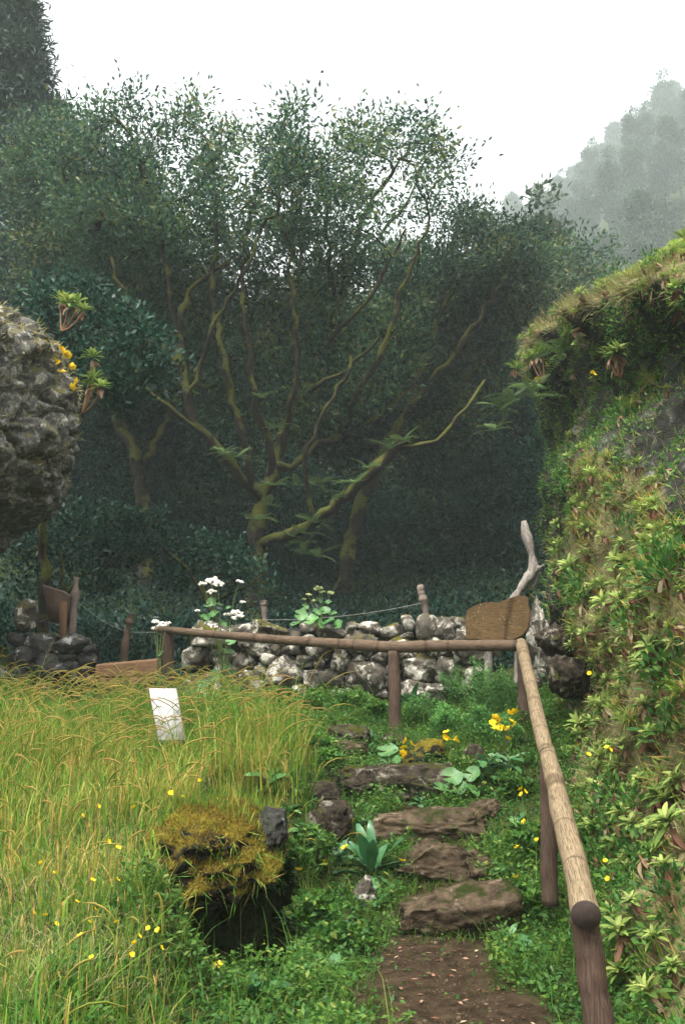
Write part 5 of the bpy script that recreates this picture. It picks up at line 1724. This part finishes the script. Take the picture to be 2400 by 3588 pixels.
# grass fringes growing along the foot of every step
fb = []
for (u0, u1, v0, v1, cnt) in ((1400, 1720, 3105, 3140, 330), (1310, 1680, 2958, 2985, 330), (1180, 1570, 2785, 2810, 330), (1020, 1280, 2655, 2675, 200), (1440, 1800, 3290, 3310, 130), (1720, 1820, 3000, 3250, 200), (1300, 1400, 2900, 3200, 160)):
    for _ in range(cnt):
        fb.append(hit(RNG.uniform(u0, u1), RNG.uniform(v0, v1)))
fb = np.array(fb) + RNG.normal(0, .015, (len(fb), 3)) * (1, 1, 0)
fb[:, 2] = ground_z(fb[:, 0], fb[:, 1]) - .01
n = len(fb)
h = RNG.gamma(4, .02, n)
lv, lf = blades(fb, RNG.uniform(0, 6.28, n), h, h * RNG.uniform(.2, 1.2, n), RNG.uniform(.003, .007, n), 3, RNG.uniform(.05, .5, n))
tag(link('step_grass', make_mesh('step_grass', lv, lf, M['lowgrass'], False, np.repeat(np.clip(RNG.normal(.55, .25, n), 0, 1), 8))), 'grass fringes growing along the foot of the stone steps', 'grass', kind='stuff')
# grit and pebbles on the path
n = 900
x = RNG.normal(.55, .3, n); y = RNG.uniform(4.4, 6.6, n)
ok = soil_mask(x, y) > .3
mb = MB()
vi, fi = ico(1)
for a, b_ in zip(x[ok], y[ok]):
    s = .004 + .010 * RNG.random() ** 3
    mb.add(vi * s * RNG.uniform(.6, 1.4, 3) * (1 + .2 * RNG.normal(size=(len(vi), 1))) + np.array([a, b_, float(ground_z(a, b_))]), fi, RNG.random())
tag(link('path_grit', mb.mesh('path_grit', M['stepstone'])), 'small stones and grit on the dirt path', 'grit', kind='stuff')
n = 260
x = RNG.normal(.6, .35, n); y = RNG.uniform(4.4, 8.6, n)
q = np.stack([x, y, ground_z(x, y) + .008], 1)
lv, lf = rhomb(q, norm(RNG.normal(size=(n, 3)) * (1, 1, .15)), norm(RNG.normal(0, .25, (n, 3)) + np.array([0, 0, 1])), RNG.uniform(.02, .05, n), RNG.uniform(.008, .02, n))
tag(link('fallen_leaves', make_mesh('fallen_leaves', lv, lf, M['wither'], False, np.repeat(RNG.random(n), 4))), 'dry fallen leaves scattered over path and steps', 'leaves', kind='stuff')

# flowers
def blossom(seed, R=.014, n=5):
    r = np.random.default_rng(seed)
    mb = MB()
    for i in range(n):
        v, f = lance(R, R * .95, 3, -.5, .1, .02, seed * 9 + i)
        mb.add(v @ rotm(i * 6.283 / n + r.normal(0, .08), r.uniform(.05, .35)).T, f, r.uniform(.2, 1))
    v, f = ico(1)
    mb.add(v * (R * .28, R * .28, R * .2) + np.array([0, 0, R * .12]), f, 0.0)
    return mb.mesh('petals', M['petal'])
BLO = [blossom(s, 1.0, 5 + (s % 2)) for s in range(4)]

def flower(u, v_, Yf, rp, label, group=None, name='yellow_flower', stem_to=None):
    p = P(u, v_, Yf)
    b0 = np.array([p[0] + RNG.normal(0, .02), p[1] + .01, float(ground_z(p[0], p[1]))]) if stem_to is None else np.asarray(stem_to)
    if b0[2] > p[2] - .02:
        b0[2] = p[2] - .05
    o = empty(name, b0, label, 'flower', group)
    t = np.linspace(0, 1, 6)[:, None]
    cv = (p - b0) * t + np.array([.01, 0, 0]) * np.sin(t * 3.14)
    v, f = tube(cv, np.linspace(.0028, .0016, 6), 4, False)
    link('stem', make_mesh('stem', v, f, M['stem'], True, np.full(len(v), .7)), o)
    link('petals', BLO[int(RNG.integers(4))], o, p - b0, (RNG.uniform(.3, 1.1), RNG.normal(0, .35), RNG.uniform(0, 6.28)), px(rp, Yf) * 1.25)
    return o
# buttercups in the grass (counted off the photograph)
G1 = 'buttercups in the tall grass'
for (u, v_) in [(650, 3045), (325, 3085), (412, 3082), (160, 3208), (198, 3238), (282, 3278), (335, 3188), (520, 3253), (488, 3280), (410, 3232), (470, 3305), (462, 3345), (322, 3355), (270, 3160), (145, 3025), (190, 3060),
                (415, 2970), (345, 2825), (470, 2830), (600, 2780), (565, 3322), (555, 3260), (315, 3232), (290, 2860), (120, 3200), (640, 2795), (380, 2950), (700, 2735)]:
    q = hit(u, v_, .22)
    flower(u, v_, float(q[1]), RNG.uniform(7, 10), 'small yellow buttercup standing in the tall grass of the left bank', G1)
G2 = 'yellow flowers left of the steps'
for (u, v_) in [(1200, 2866), (1236, 2877), (1112, 2963), (1047, 3050), (1210, 2972), (840, 2962), (1132, 3025)]:
    q = hit(u, v_, .16)
    Yf = float(q[1]) if u > 1000 else 5.75
    flower(u, v_, Yf, 13, 'bright yellow flower among the herbs between mossy mound and steps', G2)
flower(765, 3385, float(hit(765, 3385, .12)[1]), 16, 'large yellow flower at the lower lip of the dark hollow')
flower(1408, 3017, float(hit(1408, 3017, .2)[1]), 12, 'yellow flower at the left corner of the second step')
G3 = 'yellow flower clump beside the railing'
for (u, v_) in [(1733, 2515), (1752, 2527), (1725, 2535), (1738, 2552), (1752, 2550), (1768, 2552), (1780, 2556), (1790, 2530), (1805, 2540), (1778, 2590), (1782, 2500), (1802, 2496)]:
    flower(u, v_, 8.5 + RNG.uniform(-.1, .1), 13, 'yellow flower of the tall clump next to the far rail log', G3, stem_to=hit(1740, 2690))
G4 = 'yellow flower pairs above the round leaves'
for (u, v_) in [(1563, 2568), (1556, 2585), (1568, 2590), (1600, 2588), (1596, 2598)]:
    flower(u, v_, 8.55, 12, 'yellow flower standing above the scalloped leaves right of the fourth step', G4, stem_to=hit(1585, 2710))
G5 = 'yellow flowers on the mossy step rock'
for (u, v_) in [(1422, 2598), (1440, 2608), (1415, 2622), (1410, 2640), (1425, 2644), (1418, 2652)]:
    flower(u, v_, 8.5, 12, 'yellow flower in front of the dark mossy rock on the fifth step', G5, stem_to=hit(1415, 2690))
G6 = 'yellow flowers along the railing foot'
for (u, v_) in [(1825, 2766), (1838, 2775), (1828, 2784), (1837, 2880), (1812, 2970), (1880, 2945), (1808, 3075)]:
    q = hit(u, v_, .2)
    flower(u, v_, min(float(q[1]), 8), 10, 'yellow flower in the herbs left of the near railing logs', G6)
G7 = 'yellow flowers right of the railing'
for (u, v_, Yf) in [(2125, 2620, 5.6), (2135, 2628, 5.6), (2065, 2360, 8.2), (2120, 3018, 4.6), (2128, 3080, 4.5), (2060, 2645, 5.6)]:
    flower(u, v_, Yf, 9, 'small yellow flower at the foot of the right bank behind the railing', G7, stem_to=P(u, v_ + 60, Yf + .05))
G8 = 'yellow flowers on the left boulder'
for (u, v_) in [(215, 1225), (222, 1235), (240, 1245), (252, 1285), (218, 1305), (272, 1338), (252, 1358), (236, 1240), (190, 1265), (205, 1275)]:
    flower(u, v_, 10.6, 14, 'yellow flower growing on the top of the left boulder', G8, stem_to=P(u - 15, v_ + 35, 10.75))
G9 = 'yellow flowers on the right crest'
for (u, v_, Yf) in [(2075, 1307, 9.6), (2080, 1312, 9.6), (1908, 1275, 13), (1915, 1285, 13), (1880, 1330, 13)]:
    flower(u, v_, Yf, 9, 'tiny yellow flower on the rocky crest of the right bank', G9, stem_to=P(u, v_ + 40, Yf + .1))

# white flowering plant beside the rail and the budding plant on the wall
def head_cluster(o, O, p, R, mat, n=16, seed=0, name='flower_head'):
    r = np.random.default_rng(seed)
    mb = MB()
    v, f = ico(1)
    for i in range(n):
        a, q = r.uniform(0, 6.28), math.sqrt(r.random())
        s = R * r.uniform(.20, .34)
        c = np.array([R * q * math.cos(a), R * q * .8 * math.sin(a), R * .35 * (1 - q * q) + r.normal(0, R * .08)])
        mb.add(v * s * (1, 1, .7) * (1 + .25 * r.normal(size=(len(v), 1))) + c, f, np.clip(r.normal(.6, .3), 0, 1))
    return link(name, mb.mesh(name, M[mat]), o, p - O, (r.uniform(.2, .6), 0, 0))
def stalk_plant(name, loc, label, heads, leaves, mat, seed):
    O = np.asarray(loc, float)
    o = empty(name, O, label, 'plant')
    st = MB()
    for i, (u, v_, Yp, rp, ju, jv) in enumerate(heads):
        p, j = P(u, v_, Yp), P(ju, jv, Yp)
        t = np.linspace(0, 1, 8)[:, None]
        c = (1 - t) ** 2 * O + 2 * t * (1 - t) * j + t * t * p
        v, f = tube(c - O, np.linspace(.009, .003, 8), 5, False)
        st.add(v, f, .6)
        head_cluster(o, O, p, px(rp, Yp), mat, 18, seed + i)
    link('stalks', st.mesh('stalks', M['stem']), o)
    r = np.random.default_rng(seed)
    for (u, v_, Yp, rp) in leaves:
        link('leaf', RLF[int(r.integers(5))], o, P(u, v_, Yp) - O, (r.uniform(.3, 1.2), r.normal(0, .4), r.uniform(-1, 1)), px(rp, Yp))
    return o
Yw = 11.0
stalk_plant('white_flower_plant', P(790, 2460, Yw), 'tall plant with clusters of white flowers rising over the left rail',
            [(745, 2038, Yw, 26, 775, 2200), (765, 2048, Yw - .03, 22, 775, 2200), (712, 2048, Yw, 16, 765, 2200), (742, 2075, Yw - .05, 18, 770, 2220), (838, 2040, Yw, 15, 790, 2180), (825, 2150, Yw, 24, 790, 2260), (835, 2165, Yw - .05, 22, 795, 2260),
             (800, 2155, Yw, 15, 785, 2260), (735, 2188, Yw, 22, 770, 2300), (755, 2194, Yw - .05, 18, 775, 2300), (850, 2110, Yw, 11, 800, 2220), (692, 2140, Yw, 9, 750, 2240)],
            [(765, 2118, Yw, 20), (742, 2110, Yw, 18), (748, 2152, Yw - .05, 22), (720, 2165, Yw, 18), (782, 2185, Yw, 16), (812, 2245, Yw - .05, 20), (770, 2290, Yw, 20), (800, 2285, Yw, 22), (795, 2330, Yw, 18), (725, 2125, Yw, 14), (800, 2130, Yw, 12)], 'white', 601)
Yw = 11.05
stalk_plant('white_flower_plant', P(560, 2420, Yw), 'small head of white flowers at the left tip of the rail',
            [(548, 2180, Yw, 15, 555, 2260), (570, 2188, Yw, 18, 558, 2260), (590, 2184, Yw, 12, 562, 2260), (540, 2200, Yw, 10, 552, 2270)], [(565, 2290, Yw, 14), (550, 2330, Yw, 12)], 'white', 640)
Yw = 11.35
stalk_plant('budding_plant', P(1130, 2235, Yw + .1), 'green budding plant with round leaves growing on top of the wall',
            [(1118, 2064, Yw, 17, 1125, 2140), (1080, 2085, Yw, 11, 1110, 2150), (1158, 2078, Yw, 13, 1140, 2150), (1065, 2100, Yw, 8, 1100, 2160), (1130, 2075, Yw, 11, 1128, 2140), (1100, 2105, Yw, 9, 1115, 2160)],
            [(1055, 2155, Yw - .1, 24), (1090, 2172, Yw - .15, 26), (1120, 2185, Yw - .15, 22), (1150, 2178, Yw - .15, 26), (1185, 2188, Yw - .15, 20), (1040, 2185, Yw - .1, 22), (1140, 2140, Yw - .05, 20), (1110, 2145, Yw - .1, 16), (1165, 2150, Yw, 16),
             (1070, 2125, Yw, 12), (1150, 2110, Yw, 14), (1118, 2105, Yw, 15), (1095, 2190, Yw - .2, 22), (1165, 2120, Yw, 10)], 'bud', 660)

# shrubby rosette trees on the boulder and ferns on the right crest
def tree_rosette(base, tops, label, seed):
    r = np.random.default_rng(seed)
    O = np.asarray(base, float)
    o = empty('woody_rosette_plant', O, label, 'plant')
    st = MB()
    for i, (p, s) in enumerate(tops):
        t = np.linspace(0, 1, 7)[:, None]
        c = (np.asarray(p) - O) * t + np.array([0, -.02, -.06]) * np.sin(t * 3.14)
        v, f = tube(c, np.linspace(.016, .009, 7), 6, False)
        st.add(v, f)
        k = int(r.integers(6))
        s = s * .62
        link('leaf_rosette', ROS[k][0], o, np.asarray(p) - O, (r.normal(0, .2), r.normal(0, .2), r.uniform(0, 6.3)), s)
        link('withered_leaves', ROS[k][1], o, np.asarray(p) - O, (0, 0, r.uniform(0, 6.3)), s * .8)
    link('branches', st.mesh('branches', M['redstem'], True), o)
tree_rosette(P(218, 1160, 11.2), [(P(240, 1085, 11.2), 2.0), (P(215, 1070, 11.3), 1.7), (P(272, 1080, 11.2), 1.7), (P(292, 1098, 11.1), 1.4)], 'pale rosette shrub on a bare stalk atop the left boulder', 1)
tree_rosette(P(290, 1450, 11.4), [(P(330, 1350, 11.3), 1.9), (P(355, 1370, 11.2), 1.5), (P(315, 1365, 11.4), 1.4), (P(325, 1270, 11.6), 1.8)], 'rosette shrub leaning out of the right side of the left boulder', 2)
tree_rosette(P(2170, 1320, 9.6), [(P(2155, 1255, 9.6), 1.8), (P(2180, 1262, 9.6), 1.6), (P(2135, 1265, 9.6), 1.5)], 'woody rosette shrub on the ledge of the right bank', 3)
tree_rosette(P(1905, 1340, 12.8), [(P(1880, 1260, 12.8), 1.9), (P(1900, 1250, 12.8), 1.7), (P(1860, 1265, 12.8), 1.5), (P(1800, 1300, 12.8), 1.6)], 'woody rosette shrub on the left edge of the rocky crest', 4)
for i, (u, v_, Yf, lab) in enumerate([(1800, 1390, 12.6, 'pale fern hanging from the cliff edge under the crest'), (1850, 1360, 12.4, 'fern beside the woody shrub on the cliff edge'), (1880, 1390, 12.2, 'fern spreading below the rocky crest'),
                                       (1760, 1430, 12.8, 'lowest fern reaching out over the shaded gully'), (1990, 1210, 11, 'fern on the mossy crest ridge'), (1960, 1240, 11.2, 'small fern under the crest ridge'), (1730, 1510, 12.9, 'dark fern in the shade of the cliff')]):
    o = empty('fern', P(u, v_, Yf), lab, 'fern')
    link('fronds', FERNS[i % 4], o, (0, 0, 0), (0, 0, i), 1.0)

# ------------------------------------------------------------------ fog
hz = bpy.data.materials.new('haze')
hz.use_nodes = True
nt = hz.node_tree
nt.nodes.clear()
out = nt.nodes.new('ShaderNodeOutputMaterial')
pv = nt.nodes.new('ShaderNodeVolumePrincipled')
pv.inputs['Color'].default_value = (.86, .95, .94, 1)
pv.inputs['Density'].default_value = .0012
pv.inputs['Anisotropy'].default_value = .1
nt.links.new(pv.outputs[0], out.inputs['Volume'])
zmin, zmax = float(gv[:, 2].min()) - 1.2, float(gv[:, 2].max()) + 45
v, f = box(0, 125, (zmin + zmax) / 2, 620, 680, zmax - zmin)
tag(link('haze', make_mesh('haze', v, f, hz)), kind='stuff')
